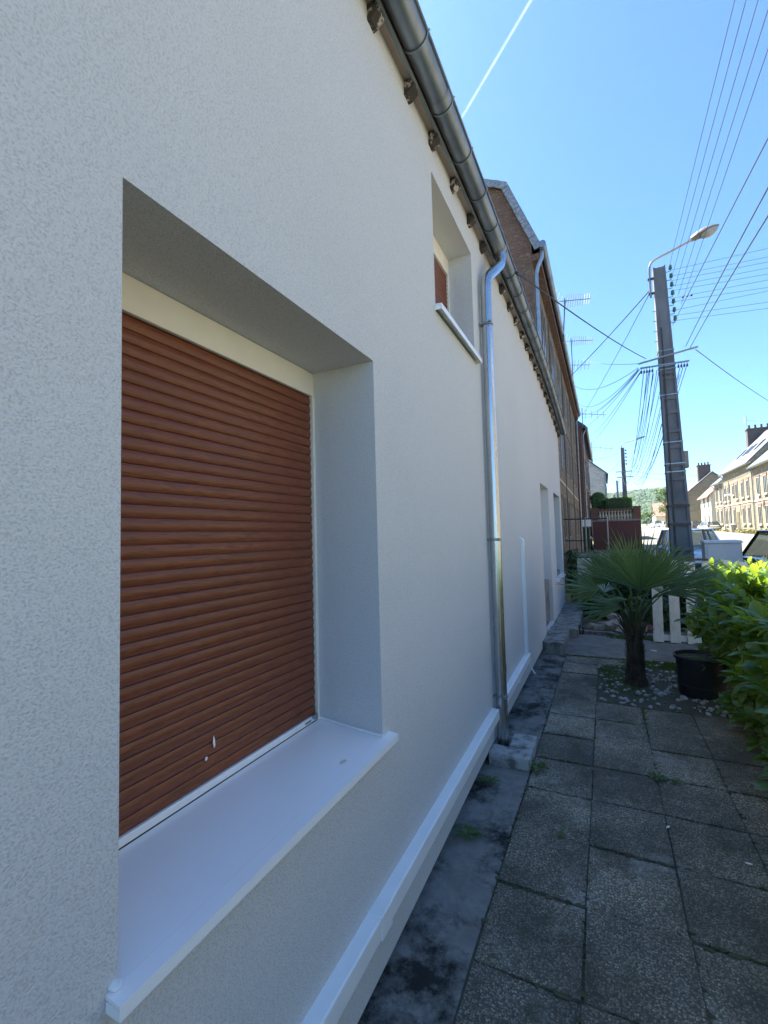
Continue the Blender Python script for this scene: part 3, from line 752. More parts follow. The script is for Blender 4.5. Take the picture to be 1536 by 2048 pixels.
for z in (2.95, 3.5, 5.9):
    q = MB(); q.box(NX+.002, NX+.02, NY0+.2, NY1-.2, z, z+.08); q.build('string_course', M['limestone'] if z == 3.5 else M['brick'], nb)
random.seed(8)
# ---- narrower brick house after it
hb = thing('brick_house', 'narrow dark brick house after the tall stone one', 'house', (-4, 36, .4))
q = MB(); q.box(-9, -.98, 29.25, 43.5, -.5, 8.1); q.build('wall', M['brick'], hb)
q = MB(); q.hexa([(-.70,29.2,7.9),(-5,29.2,11.6),(-5,43.7,11.6),(-.70,43.7,7.9),(-.70,29.2,8.08),(-5,29.2,11.8),(-5,43.7,11.8),(-.70,43.7,8.08)]); rfb = q.build('roof', M['slate'], hb)
q = MB(); q.tube([(-.68, y, 7.92) for y in (29.1, 36, 43.8)], .08, 8); q.build('gutter', M['zinc'], hb, True)
q = MB(); q.tube([(-.75,29.5,7.9),(-.90,29.5,7.6),(-.92,29.5,.4)], .05, 8); q.build('downpipe', M['zinc'], hb, True)
for y in (31.2, 34.5, 38, 41.5):
    for z in (1.4, 4.6): 
        window_on(hb, -.98, y-.5, y+.5, z, z+1.8, 1)
        for s in (-1, 1):
            q = MB(); q.box(-.975, -.93, y+s*.80-.26, y+s*.80+.26, z-.05, z+1.85); q.build('shutter', M['slate'], hb)
q = MB(); q.box(-1.8, -.99, 42.3, 43.4, 8.4, 9.7); q.build('chimney', M['brick'], hb)
# ---- pale gable farther on
hc, rfc = gable_house('pale_gable_house', 'pale stone gable house behind the clipped hedges', -7, .42, 55, 66, .8, 8.1, 11.4, M['stone_pale'], M['slate'])
q = MB(); q.tube([(.34, 54.95, 8.0), (.34, 54.95, .8)], .06, 6); q.build('downpipe', M['zinc'], hc)
for z in (2, 5):
    for y in (57.5, 61, 64): window_on(hc, .42, y-.5, y+.5, z, z+1.7, 1)
# ---- terrace wall with balustrade
tr = thing('balustrade_terrace', 'red terrace wall topped by a row of pale stone balusters', 'terrace', (.7, 36, .4))
TY = 35.0
q = MB(); q.box(-.75, 2.26, TY, 40.5, .2, 2.40); q.build('wall', M['brick_red'], tr)
q = MB(); q.box(-.78, 2.29, TY-.05, TY+.32, 2.402, 2.50); q.build('plinth', M['cement'], tr)
bal = MB(); bal.lathe([(.085,0),(.085,.06),(.05,.09),(.095,.24),(.085,.32),(.042,.46),(.05,.52),(.08,.55),(.08,.62)], (0,0,0), 10)
bme = bal.mesh('baluster', M['limestone'], True)
for k in range(12): link('baluster', bme, tr, loc=(-.42+.19*k, TY+.13, 2.50))
for k in range(20): link('baluster', bme, tr, loc=(2.12, TY+.45+.25*k, 2.50)) if k < 18 else None
q = MB(); q.box(-.55, 1.83, TY-.02, TY+.28, 3.122, 3.26); q.box(1.98, 2.26, TY+.34, 40.2, 3.122, 3.25); q.build('handrail', M['brick'], tr)
for x0 in (-.80, 1.84):
    q = MB(); q.box(x0, x0+.44, TY-.08, TY+.34, 2.505, 3.30); q.box(x0-.04, x0+.48, TY-.12, TY+.38, 3.302, 3.38); q.build('pillar', M['brick'], tr)
def leaf_cloud(name, mat, pts, size, parent=None, seed=0, flat=.5):
    random.seed(seed); q = MB()
    for p, nrm in pts:
        s = size*random.uniform(.6, 1.25); nrm = Vector(nrm)+Vector((random.gauss(0, flat), random.gauss(0, flat), random.gauss(0, flat)))
        if nrm.length < .01: nrm = Vector((0,0,1))
        nrm.normalize(); a = nrm.orthogonal().normalized(); a = Matrix.Rotation(random.uniform(0, 6.28), 3, nrm) @ a; c = nrm.cross(a); p = Vector(p)
        q.face([p-a*s, p-a*s*.1+c*s*.45+nrm*s*.08, p+a*s, p-a*s*.1-c*s*.45+nrm*s*.08])
    return stuff(q.build(name, mat, parent))
def box_pts(x0, x1, y0, y1, z0, z1, n, seed, fuzz=.05):
    random.seed(seed); out = []
    A = [((x1-x0)*(y1-y0), 'z'), ((x1-x0)*(z1-z0), 'y0'), ((x1-x0)*(z1-z0), 'y1'), ((y1-y0)*(z1-z0), 'x0'), ((y1-y0)*(z1-z0), 'x1')]
    for _ in range(n):
        f = random.choices([a[1] for a in A], [a[0] for a in A])[0]
        x, y, z = random.uniform(x0, x1), random.uniform(y0, y1), random.uniform(z0, z1); nr = {'z': (0,0,1), 'y0': (0,-1,0), 'y1': (0,1,0), 'x0': (-1,0,0), 'x1': (1,0,0)}[f]
        if f == 'z': z = z1
        elif f == 'y0': y = y0
        elif f == 'y1': y = y1
        elif f == 'x0': x = x0
        else: x = x1
        k = random.uniform(-fuzz, fuzz*.6); out.append(((x+nr[0]*k, y+nr[1]*k, z+nr[2]*k), nr))
    return out
for nm, lab, bx_, sd_ in (('clipped_hedge', 'low clipped green hedge block at the brick house side of the terrace', (-.75, .12, 37, 38.5, 2.4, 3.98), 1),
                          ('clipped_hedge', 'long clipped green hedge block above the balustrade', (.22, 1.86, 36.5, 38.6, 2.4, 4.12), 2)):
    t = thing(nm, lab, 'hedge', ((bx_[0]+bx_[1])/2, 37.5, 2.4))
    q = MB(); q.box(bx_[0]+.06, bx_[1]-.06, bx_[2]+.06, bx_[3]-.06, bx_[4], bx_[5]-.06); q.build('core', M['ivy'], t)
    leaf_cloud('foliage', M['box'], box_pts(*bx_, 7000, sd_), .05, t, sd_)
t = thing('shrub', 'round leafy shrub behind the low clipped hedge', 'shrub', (-.35, 40, 2.4))
q = MB(); q.tube([(-.35, 40, 2.4), (-.33, 40, 4.1)], .04, 6); q.build('stem', M['twig'], t)
random.seed(4); pts = []
for _ in range(3500):
    v = Vector((random.gauss(0,1), random.gauss(0,1), random.gauss(0,1))).normalized(); r = random.uniform(.7, 1)
    pts.append(((-.35+v.x*.62*r, 40+v.y*.6*r, 4.25+v.z*.65*r), v))
leaf_cloud('foliage', M['box'], pts, .06, t, 5)

# ---- terrace of golden stone houses across the street
def row_house(label, y0, y1, ze, zr, zb, wins, roofm, X=14.8):
    t = thing('row_house', label, 'house', (X+4, (y0+y1)/2, zb), 'stone houses across the street')
    q = MB(); q.box(X, X+9, y0, y1, zb-.6, ze)
    q.face([(X,y0,ze),(X+9,y0,ze),(X+4.5,y0,zr)]); q.face([(X+9,y1,ze),(X,y1,ze),(X+4.5,y1,zr)])
    q.build('wall', M['stone_far'], t)
    q = MB(); k = (zr-ze)/4.5
    q.hexa([(X-.35,y0+.002,ze-.35*k),(X+4.5,y0+.002,zr),(X+4.5,y1-.002,zr),(X-.35,y1-.002,ze-.35*k),(X-.35,y0+.002,ze-.35*k+.18),(X+4.5,y0+.002,zr+.18),(X+4.5,y1-.002,zr+.18),(X-.35,y1-.002,ze-.35*k+.18)])
    q.hexa([(X+9.35,y0+.002,ze-.35*k),(X+9.35,y1-.002,ze-.35*k),(X+4.5,y1-.002,zr),(X+4.5,y0+.002,zr),(X+9.35,y0+.002,ze-.35*k+.18),(X+9.35,y1-.002,ze-.35*k+.18),(X+4.5,y1-.002,zr+.18),(X+4.5,y0+.002,zr+.18)])
    rf = q.build('roof', roofm, t)
    q = MB(); q.tube([(X-.42, y, ze-.35*k+.02) for y in (y0+.01, (y0+y1)/2, y1-.01)], .09, 8); q.build('gutter', M['zinc'], t, True)
    q = MB(); q.box(X-.30, X-.002, y0+.02, y1-.02, ze-.30, ze-.12); q.build('cornice', M['limestone'], t)
    q = MB(); q.tube([(X-.36, y1-.25, ze-.3), (X-.10, y1-.25, ze-.7), (X-.10, y1-.25, zb+.1)], .06, 6); q.build('downpipe', M['zinc'], t)
    for y, w, kind in wins:
        z2 = zb+4.15; h = 1.85 if kind != 's' else 1.2
        window_on(t, X, y-w/2, y+w/2, z2+(0 if kind != 's' else .6), z2+h+(0 if kind != 's' else .6), -1)
        if kind == 'd':
            q = MB(); q.box(X-.05, X-.004, y-w/2-.08, y+w/2+.08, zb+.05, zb+2.6); dd = q.build('door', M['twig'], t)
            q = MB(); q.box(X-.10, X-.052, y+w*.3, y+w*.38, zb+1.05, zb+1.25); q.build('handle', M['steel'], dd)
        else: window_on(t, X, y-w/2, y+w/2, zb+1.05, zb+2.95, -1)
    q = MB(); q.box(X-.06, X-.003, y0+.01, y1-.01, zb+3.5, zb+3.62); q.build('string_course', M['limestone'], t)
    q = MB(); q.box(X-.08, X-.003, y0+.01, y1-.01, zb-.4, zb+.45); q.build('base_course', M['cement'], t)
    return t, rf
h1, rf1 = row_house('nearest golden stone house, plain slate roof running out of the frame', 44, 61.6, 8.45, 12.6, .95, [(46,1,''),(48.2,1,''),(50.4,1,'d'),(52.6,1,''),(54.6,1,''),(57.3,1,''),(59.6,1,'')], M['slate'])
h2, rf2 = row_house('middle golden stone house with skylights and a wide chimney', 61.65, 75.0, 9.15, 13.9, 1.05, [(63.4,.95,''),(65.6,.95,''),(68.2,.95,'d'),(69.8,.85,'s'),(72.0,.95,''),(73.9,.95,'')], M['slate'])
h3, rf3 = row_house('lowest and farthest of the golden stone houses', 75.05, 80.5, 8.2, 12.2, 1.2, [(76.6,.95,''),(78.9,.95,'')], M['slate'])
h0, rf0 = row_house('unseen golden stone house added straight across the street from the yard', 24, 43.9, 8.3, 12.4, .6, [(26,1,''),(29,1,'d'),(32,1,''),(35,1,''),(38,1,''),(41,1,'')], M['slate'])  # out of view, added to bounce warm light onto the white wall
h00, rf00 = row_house('unseen golden stone house added across the street, behind the viewer', -6, 23.9, 8.3, 12.4, .2, [(-3,1,''),(1,1,'d'),(5,1,''),(9,1,''),(13,1,''),(17,1,'d'),(21,1,'')], M['slate'])  # likewise unseen, added for its warm bounce
for yk in (65.2, 68.4, 70.2, 73.0):
    x = 16.6; k = (13.9-9.15)/4.5; z = 9.15+k*(x-14.8)+.19; q = MB(); d = Vector((1,0,k)).normalized(); nn = Vector((-k,0,1)).normalized()
    q.obox(Vector((x,yk,z))+nn*.03, d*.75, (0,.40,0), nn*.05); s = q.build('skylight', M['iron'], rf2)
    q = MB(); q.obox(Vector((x,yk,z))+nn*.085, d*.65, (0,.32,0), nn*.006); q.build('pane', M['glass_dark'], rf2)
chimney(rf2, 17.6, 20.2, 74.0, 74.9, 11.4, 14.6, M['brick'], 4)
chimney(rf1, 18.6, 20.6, 60.3, 61.4, 11.5, 14.0, M['brick'], 3)
stuff(leaf_cloud('verge_grass', M['dry'], box_pts(13.85, 14.7, 44, 80, 1.0, 1.35, 5000, 44, .2), .13, None, 9, .7))
vg = bpy.data.objects['verge_grass']; tag(vg, 'dry yellow grass along the foot of the stone houses', 'grass')
# ---- white gable house, grey stone gable house
wh, rfw = gable_house('cream_house', 'cream gabled house with red tiled roof past the golden stone row', 15.0, 21, 84.5, 92.5, 1.5, 7.0, 10.0, M['cream_wall'], M['redtile'], 'Y', .45)
for x in (15.9, 17.3):
    for z in (2.3, 5.0):
        q = MB(); q.box(x-.35, x+.35, 84.45, 84.495, z, z+1.5); w_ = q.build('window', M['glass_dark'], wh)
        q = MB(); q.box(x-.45, x+.45, 84.40, 84.494, z-.15, z-.02); q.build('sill', M['limestone'], w_)
for y in (86.3, 89.5):
    for z in (2.3, 5.0): window_on(wh, 15.0, y-.45, y+.45, z, z+1.5, -1)
sg, rfs = gable_house('grey_gable_house', 'grey stone gable house with a tall brick chimney beyond the cream house', 13.6, 21.4, 96, 108, 1.55, 8.1, 11.6, M['stone_grey'], M['slate'], 'Y', .3)
chimney(rfs, 15.7, 17.6, 97.5, 98.6, 9.4, 13.0, M['brick'], 4)
for y in (99, 102.5, 106):
    for z in (2.6, 5.4): window_on(sg, 13.6, y-.5, y+.5, z, z+1.7, -1)
q = MB(); q.box(13.55, 13.75, 95.9, 96.1, 1.5, 8); q.build('corner_stones', M['limestone'], sg)
gh2, rfg2 = gable_house('slate_house', 'dark slate roofed house half hidden behind the concrete pole', 14.6, 22, 112, 126, 1.9, 7.6, 11.8, M['cream_wall'], M['slate'], 'Y', .3)
rr, rfr = gable_house('red_roof_house', 'far house with a steep red roof below the wooded hill', 17.0, 23.5, 190, 203, 3.1, 6.6, 11.4, M['cream_wall'], M['redtile'], 'X', .4)
rr2, rfr2 = gable_house('red_roof_house', 'farthest red roofed house, partly behind the first red roof', 21.0, 27, 176, 188, 3.0, 7.2, 11.8, M['cream_wall'], M['redtile'], 'Y', .4)

# ---- wooded hill
random.seed(12); hm = MB(); nx, ny = 70, 14; G = []
def hill_h(x, y):
    t = (y-520)/620; t = max(0, min(1.3, t)); s = math.sin(min(1, t)*math.pi/2)
    return gz(300)+s*(70+18*noise.noise(Vector((x*.0022+3, .3, 0)))+6*noise.noise(Vector((x*.009, y*.006, 2)))+x*.014)
for i in range(nx+1):
    for j in range(ny+1):
        x = -900+2500*i/nx; y = 520+820*j/ny; G.append(hm.pt(x, y, hill_h(x, y)))
for i in range(nx):
    for j in range(ny): a = i*(ny+1)+j; hm.idx((G[a], G[a+ny+1], G[a+ny+2], G[a+1]))
struct(hm.build('wooded_hill', M['forest'], None, True))
fr = MB()
for k in range(14000):
    x = random.uniform(-20, 240); y = random.uniform(530, 1160); 
    if k < 400: y = random.uniform(480, 560)
    r = random.uniform(2.6, 5.2); fr.lump((x, y, hill_h(x, y)+r*.5), (r, r, r*random.uniform(.9, 1.3)), 1, .5, k % 37)
fo = stuff(fr.build('forest', M['forest'], None, True)); tag(fo, 'dense green wood covering the far hillside', 'forest')
def tree(label, x, y, zb, h, r, n, seed):
    t = thing('tree', label, 'tree', (x, y, zb)); q = MB()
    q.tube([(x,y,zb-.2),(x+.05*h*.2,y,zb+h*.3),(x,y,zb+h*.75)], [h*.035,h*.028,h*.008], 7)
    random.seed(seed)
    for _ in range(6):
        a = random.uniform(0, 6.28); z = random.uniform(.3, .6)*h; q.tube([(x,y,zb+z),(x+math.cos(a)*r*.6,y+math.sin(a)*r*.6,zb+z+h*.18)], [h*.012,h*.005], 5)
    q.build('trunk', M['twig'], t); pts = []
    cl = [(Vector((random.gauss(0,.42)*r, random.gauss(0,.42)*r, random.uniform(.35,.95)*h)), random.uniform(.25,.45)*r) for _ in range(16)]
    for _ in range(n):
        c, rr_ = random.choice(cl); v = Vector((random.gauss(0,1), random.gauss(0,1), random.gauss(0,1))).normalized()
        p = c+v*rr_*random.uniform(.5, 1.05); pts.append(((x+p.x, y+p.y, zb+p.z), v+Vector((0,0,.3))))
    leaf_cloud('crown', M['tree'], pts, r*.09, t, seed); return t
tree('pale green tree at the bend of the road before the red roofs', 12.2, 165, 2.7, 5.0, 2.2, 1500, 3)
tree('bushy tree low beside the bend, below the wooded hill', 10.6, 215, 3.5, 7, 4, 1500, 5)
tree('dark tree standing beside the grey stone gable', 12.6, 118, 2.0, 9.5, 2.3, 2200, 6)

# ================================================================== poles and wires
pole = thing('utility_pole', 'tall panelled concrete pole with a street lamp on its top, just past the gate', 'pole', (1.42, 11, 0))
PH0, PH1 = 0.0, 7.34
def pc(z): t = (z-PH0)/(PH1-PH0); return 1.425-.115*t, (.205-.095*t), (.15-.06*t)      # centre x, half width, half depth
def pseg(q, z0, z1, fx0, fx1, fy0, fy1, dy=0):
    P = []
    for z in (z0, z1):
        c, w, d = pc(z)
        P += [(c+fx0*w, 11+fy0*d, z), (c+fx1*w, 11+fy0*d, z), (c+fx1*w, 11+fy1*d, z), (c+fx0*w, 11+fy1*d, z)]
    q.hexa(P)
q = MB(); pseg(q, 0, PH1-.01, -.74, .74, -.72, .72); q.build('web', M['polec'], pole)
for s in (-1, 1):
    q = MB(); pseg(q, -.1, PH1, *sorted((s, s*.735)), -1, 1); q.build('flange', M['polec'], pole)
ribs = [0.35, .95, 1.30, 1.86, 2.25, 2.75, 3.05, 3.42, 3.75, 4.15, 4.45, 4.88]
for z in ribs:
    q = MB(); pseg(q, z, z+.075, -.733, .733, -.96, .96); q.build('rib', M['polec'], pole)
q = MB(); pseg(q, 5.0, PH1-.02, -.732, .732, -.93, .93); q.build('head', M['polec'], pole)
def band(z, mat, h=.010, name='strap'):
    c, w, d = pc(z); w += .006; d += .006; q = MB()
    q.box(c-w-.006, c+w+.006, 11-d-.006, 11-d, z-h, z+h); q.box(c-w-.006, c+w+.006, 11+d, 11+d+.006, z-h, z+h)
    q.box(c-w-.006, c-w, 11-d+.0005, 11+d-.0005, z-h, z+h); q.box(c+w, c+w+.006, 11-d+.0005, 11+d-.0005, z-h, z+h); q.build(name, mat, pole)
for z in (5.50, 5.17, 5.10, 4.55, 3.55, 3.10, 2.93): band(z, M['zinc_dull'])
for z in (2.22, 1.84): band(z, M['iron'], .025)
q = MB(); q.box(1.538, 1.62, 10.93, 11.07, 3.0, 3.35); q.build('junction_box', M['cement'], pole, bevel=.012)
q = MB(); q.tube([(1.30, 10.855, 0), (1.29, 10.87, 3), (1.28, 10.89, 6)], .012, 6); q.build('earth_cable', M['wire'], pole)
# lamp arm and head
q = MB(); q.tube(smooth_path([(1.13,10.95,6.72),(1.13,10.95,7.25),(1.15,10.95,7.42),(1.24,10.95,7.52),(1.60,10.95,7.64),(1.93,10.95,7.75)]), .024, 8); arm = q.build('lamp_arm', M['steel'], pole, True)
for z in (6.80, 7.12):
    q = MB(); q.box(1.09, 1.24, 10.93, 10.97, z-.02, z+.02); q.build('arm_clamp', M['iron'], arm)
d = Vector((.44, 0, .135)).normalized(); nn = Vector((-d.z, 0, d.x)); base = Vector((1.90, 10.95, 7.745))
def lampbody(sc, z0, z1, ln):
    q = MB(); n = 14; rings = []
    for i in range(9):
        t = i/8; w = sc*(.035+.10*math.sin(math.pi*min(1, t*.9+.08))**.8); r = []
        for k in range(n):
            a = 2*math.pi*k/n; y = math.cos(a)*w; zz = math.sin(a); zz = zz*(z1 if zz > 0 else z0)*w
            p = base+d*(ln*t)+nn*zz+Vector((0, y, 0)); r.append(q.pt(*p))
        rings.append(r)
    for A, B in zip(rings, rings[1:]):
        for k in range(n): q.idx((A[k], A[(k+1) % n], B[(k+1) % n], B[k]))
    q.idx(rings[0][::-1]); q.idx(rings[-1]); return q
lampbody(1, .25, .75, .50).build('lamp_head', M['lamp_shell'], arm, True)
base = base+d*.16-nn*.012; lampbody(.84, .95, .1, .32).build('lamp_bowl', M['lampglass'], arm, True)
# insulators on the street side
for k in range(7):
    z = 7.20-.185*k; c, w, dd = pc(z); x = c+w
    q = MB(); q.tube([(x-.01, 10.97, z), (x+.09, 10.97, z), (x+.09, 10.97, z+.04)], .008, 5); q.lathe([(.018,0),(.036,.015),(.036,.04),(.024,.05),(.032,.065),(.026,.095),(.008,.10)], (x+.09, 10.97, z+.035), 9)
    q.build('insulator', M['insul'], pole)
for k in range(4):
    z = 6.4-.22*k; c, w, dd = pc(z); q = MB(); q.tube([(c-w-.06, 10.95, z), (c-w+.01, 10.95, z)], .007, 5); q.build('step_bolt', M['iron'], pole)
q = MB(); q.hexa([(.82,10.80,5.27),(1.88,10.80,5.42),(1.88,10.85,5.42),(.82,10.85,5.27),(.82,10.80,5.295),(1.88,10.80,5.445),(1.88,10.85,5.445),(.82,10.85,5.295)]); ca = q.build('crossarm', M['steel'], pole)
q = MB(); q.hexa([(.84,10.74,5.15),(1.71,10.74,5.14),(1.71,10.78,5.14),(.84,10.78,5.15),(.84,10.74,5.175),(1.71,10.74,5.165),(1.71,10.78,5.165),(.84,10.78,5.175)]); cb = q.build('crossarm', M['steel'], pole)
for k in range(9):
    x = .86+.05*k if k < 5 else 1.52+.05*(k-5)
    q = MB(); q.tube([(x, 10.76, 5.15), (x, 10.76, 5.09)], .006, 5); q.lathe([(.012,0),(.018,.01),(.018,.05),(.01,.06)], (x, 10.76, 5.04), 6); q.build('hook', M['iron'], cb)

def wire(A, B, sag, r, label, group, n=14):
    A, B = Vector(A), Vector(B); pts = []
    for k in range(n+1):
        t = k/n; p = A.lerp(B, t); p.z -= sag*4*t*(1-t); pts.append(p)
    q = MB(); q.tube(pts, r, 5); o = q.build('overhead_wire', M['wire'], None, True); return tag(o, label, 'wire', group)
ORD = ['leftmost', 'second from left', 'middle one', 'second from right', 'rightmost']
ORD10 = ['topmost', 'second from top', 'third from top', 'fourth from top', 'fifth from top', 'fifth from bottom', 'fourth from bottom', 'third from bottom', 'second from bottom', 'lowest']
# along the street, over the yard
for k, (ra, z) in enumerate(zip((.2696,.2889,.3095,.3317,.3552), (7.26, 7.06, 6.85, 6.66, 6.45))):
    x = ra*(z-1.75); wire((x, 10.97, z), (x, -22, z+.1), .05, .0042, ORD[k]+' of five thin wires running along the street over the yard', 'street wires at the pole top')
RW = [(1.52,11.05,7.26),(8.54,12.70,7.93),(1.51,11.05,7.13),(8.52,12.70,7.61),(1.51,11.05,7.03),(8.52,12.70,7.49),(1.50,11.05,6.91),(8.50,12.70,7.35),(1.50,11.05,6.81),(8.49,12.70,7.15),(1.49,11.05,6.65),(8.49,12.70,7.14),(1.48,11.05,6.57),(8.46,12.70,6.77),(1.47,11.05,6.38),(8.48,12.70,7.04),(1.47,11.05,6.27),(8.44,12.70,6.45),(1.46,11.05,6.16),(8.43,12.70,6.27)]
for k in range(0, 20, 2):
    A, B = Vector(RW[k]), Vector(RW[k+1]); B = A+(B-A)*1.5
    wire(A, B, .0, .0042, ORD10[k//2]+' of ten wires crossing the street from the near pole', 'wires crossing the street')
q = MB()
for k in range(3): q.lathe([(.012,-.02),(.026,0),(.012,.02)], (1.72+.075*k, 11.07, 6.63), 8)
tag(q.build('wire_spacer', M['black'], None, True), 'three black beads on a crossing wire beside the pole', 'spacer')
wire((1.71,11.05,5.56), (1.22,-.4,3.86+.0), -.10, .0065, 'thick cable from the crossarm passing overhead, left of a thick pair', 'thick cables overhead')
wire((1.77,11.05,5.49), (1.15,-.4,3.46), -.10, .0065, 'thick cable from the crossarm passing overhead, right of a thick pair', 'thick cables overhead')
wire((1.50,11.0,6.05), (1.46,-.5,4.42), -.02, .0055, 'lone thick cable rising from below the insulators', 'thick cables overhead')
wire((1.87,11.0,5.44), (10.5,31,7.0), .3, .008, 'single cable from the crossarm sloping down to the right', None)
LW = [((1.13,11,6.91),(-1.08,18.5,7.6),.05,.011),((1.13,11,6.86),(-.95,30.2,8.9),.1,.008),((.81,10.8,5.19),(-1.05,23.0,8.8),.35,.006),((.81,10.8,5.17),(-1.05,25.9,8.7),.5,.006),((.81,10.8,5.15),(-1.0,28.6,8.75),.4,.006),((.83,10.8,5.15),(-.95,29.3,8.6),.3,.006),((.85,10.8,5.17),(-.85,30.2,8.2),.2,.006),((.86,10.8,5.12),(-.68,37,8.9),.2,.006),((.87,10.8,5.12),(-.70,34,7.7),.2,.006)]
for k, (A, B, s, r) in enumerate(LW):
    wire(A, B, s, r, 'thick service cable from the lamp bracket to the stone house' if k == 0 else 'service wire from the near pole to the house fronts on the same side', None if k == 0 else 'service wires to the houses')
wire((-.66,4.45,4.33), (.96,10.8,5.36), .06, .008, 'cable from the white house gutter to the pole crossarm', None)
q = MB(); q.lathe([(.012,-.08),(.018,-.07),(.018,.07),(.012,.08)], (0,0,0), 6); o = q.build('cable_clamp', M['black'], None); o.location = (-.64, 4.52, 4.335); o.rotation_euler = (R_(-76), 0, R_(-15)); tag(o, 'small black cable clamp hanging by the white house gutter', 'clamp')
wire((-.52,21.6,9.45), (.83,10.8,5.28), .1, .005, 'thin antenna lead between a roof aerial and the pole', None)
DW = [((.97,10.8,5.10),(1.96,41,7.62)),((1.02,10.8,5.10),(2.05,41,7.41)),((1.08,10.8,5.10),(2.17,41,6.99)),((1.15,10.85,5.09),(2.34,41,6.5)),((1.17,10.9,4.17),(2.2,41,6.2)),((1.18,10.9,3.95),(2.25,41,6.1)),((1.55,10.8,5.05),(2.2,41,6.3)),((1.60,10.8,5.05),(2.1,41,6.2)),((1.66,10.8,5.05),(1.9,41,6.2)),((1.0,10.8,5.10),(1.75,41,7.9))]
for k in range(8): DW.append(((.90+.09*k, 10.8, 5.05-.02*k), (1.5+.14*k, 41, 6.2+.2*(k % 4))))
for A, B in DW: wire(A, B, random.uniform(.9, 1.6), .0065, 'slack wire between the near pole and the next pole down the street', 'wires between the poles')

def far_pole(label, x, y, zt, w, lamp=True):
    z0 = gz(y); t = thing('utility_pole', label, 'pole', (x, y, z0), 'poles down the street'); q = MB()
    h = zt-z0
    q.hexa([(x-w,y-w*.8,z0),(x+w,y-w*.8,z0),(x+w,y+w*.8,z0),(x-w,y+w*.8,z0),(x-w*.6,y-w*.5,zt),(x+w*.6,y-w*.5,zt),(x+w*.6,y+w*.5,zt),(x-w*.6,y+w*.5,zt)]); q.build('shaft', M['polec'], t)
    if lamp:
        q = MB(); q.tube(smooth_path([(x-.05,y,zt-.2),(x-.05,y,zt+.2),(x+.1,y,zt+.35),(x+1.2,y,zt+.62)]), .03, 6); a = q.build('lamp_arm', M['steel'], t)
        q = MB(); q.obox((x+1.35,y,zt+.67), (.28,0,.07), (0,.09,0), (-.02,0,.06)); q.build('lamp_head', M['steel'], a, bevel=.02)
    q = MB(); q.box(x-.55, x+.6, y-.2, y-.15, zt-2.0, zt-1.93); q.box(x-.5, x+.65, y-.2, y-.15, zt-2.45, zt-2.38); q.build('crossarm', M['steel'], t)
    for k in range(5):
        q = MB(); q.lathe([(.03,0),(.06,.02),(.06,.1),(.02,.14)], (x+w*.6+.1, y-.1, zt-.3-.28*k), 6); q.build('insulator', M['iron'], t)
far_pole('second concrete pole with a lamp, rising behind the clipped hedges', 1.62, 41, 8.45, .21)
far_pole('third and smaller concrete pole, left of the second', 1.88, 70, 8.7, .19, False)
far_pole('farthest concrete pole, just a stub beside the third', 2.3, 110, 9.6, .19, False)
for A, B, s in (((1.6,41,8.2),(-.95,41.5,7.8),.2),((1.6,41,7.6),(.35,55.5,8.0),.15),((1.75,41,8.3),(4.70,33,6.5),.1),((2.2,41,6.5),(14.7,62,8.0),.5),((2.2,41,6.1),(14.7,58,7.0),.5),((1.8,41,8.2),(2.0,70,8.5),.6),((2.0,41,6.4),(2.1,70,6.8),.6),((1.9,41,6.0),(2.1,70,6.4),.6),((2.0,70,8.5),(2.3,110,9.2),.8)):
    wire(A, B, s, .010, 'thin distant wire strung from the poles down the street', 'distant wires')
wire((14.75,75,6.9+1.0), (14.7,60,8.0), .1, .018, 'dark cable strung along the upper storey of the golden stone houses', None)

# ================================================================== roof aerials
def aerial(label, bx, by, bz, h, boom, nel, ln=.75, grid=True, lean=0):
    t = thing('roof_aerial', label, 'aerial', (bx, by, bz)); q = MB()
    q.tube([(bx,by,bz-.3),(bx+lean,by,bz+h)], .02, 6); q.build('mast', M['iron'], t)
    for z, bl, ne in boom:
        d = Vector((.7, -.1, -.16)).normalized(); p = Vector((bx+lean*(z/h), by, bz+z)); s = Vector((.12,.6,.8)).normalized()
        q = MB(); q.tube([p-d*.2, p+d*bl], .013, 5); bo = q.build('boom', M['iron'], t)
        q = MB()
        for k in range(ne):
            c = p+d*(bl*(k+.6)/ne); L = .17-.06*k/ne; q.tube([c-s*L*1.5+Vector((0,0,-.09)), c+s*L*1.5+Vector((0,0,.09))], .011, 4)
        q.build('rods', M['iron'], bo)
        q = MB(); c = p-d*.12
        for k in range(5):
            u = Vector((0,0,.09*(k-2))); off = -d*.06*abs(k-2)
            q.tube([c+u*1.6-s*.36+off*1.5, c+u*1.6+s*.36+off*1.5], .008, 4)
        q.build('reflector', M['steel'], bo)
    return t
aerial('roof aerial nearest the white house, above the stone house gutter', -.98, 16.6, 8.7, 1.25, [(1.15,.85,11)], 11, lean=.12)
aerial('tall mast with two aerials over the stone house eaves', -1.02, 23.3, 8.9, 2.3, [(2.15,1.0,10),(.95,.8,5)], 8)
aerial('small aerial at the far end of the stone house roof', -.86, 28.9, 8.2, .9, [(.55,1.3,4)], 5)
aerial('small aerial beside the brick chimney of the narrow house', -.60, 40, 8.1, .9, [(.5,1.6,4)], 5)
aerial('thin aerial by the wide chimney of the middle golden house', 17.6, 74, 14.6, 2.0, [(1.3,1.0,4)], 4)
aerial('thin aerial above the nearest golden house roof', 18.2, 60.5, 12.8, 3.0, [(2.8,1.2,5)], 4)

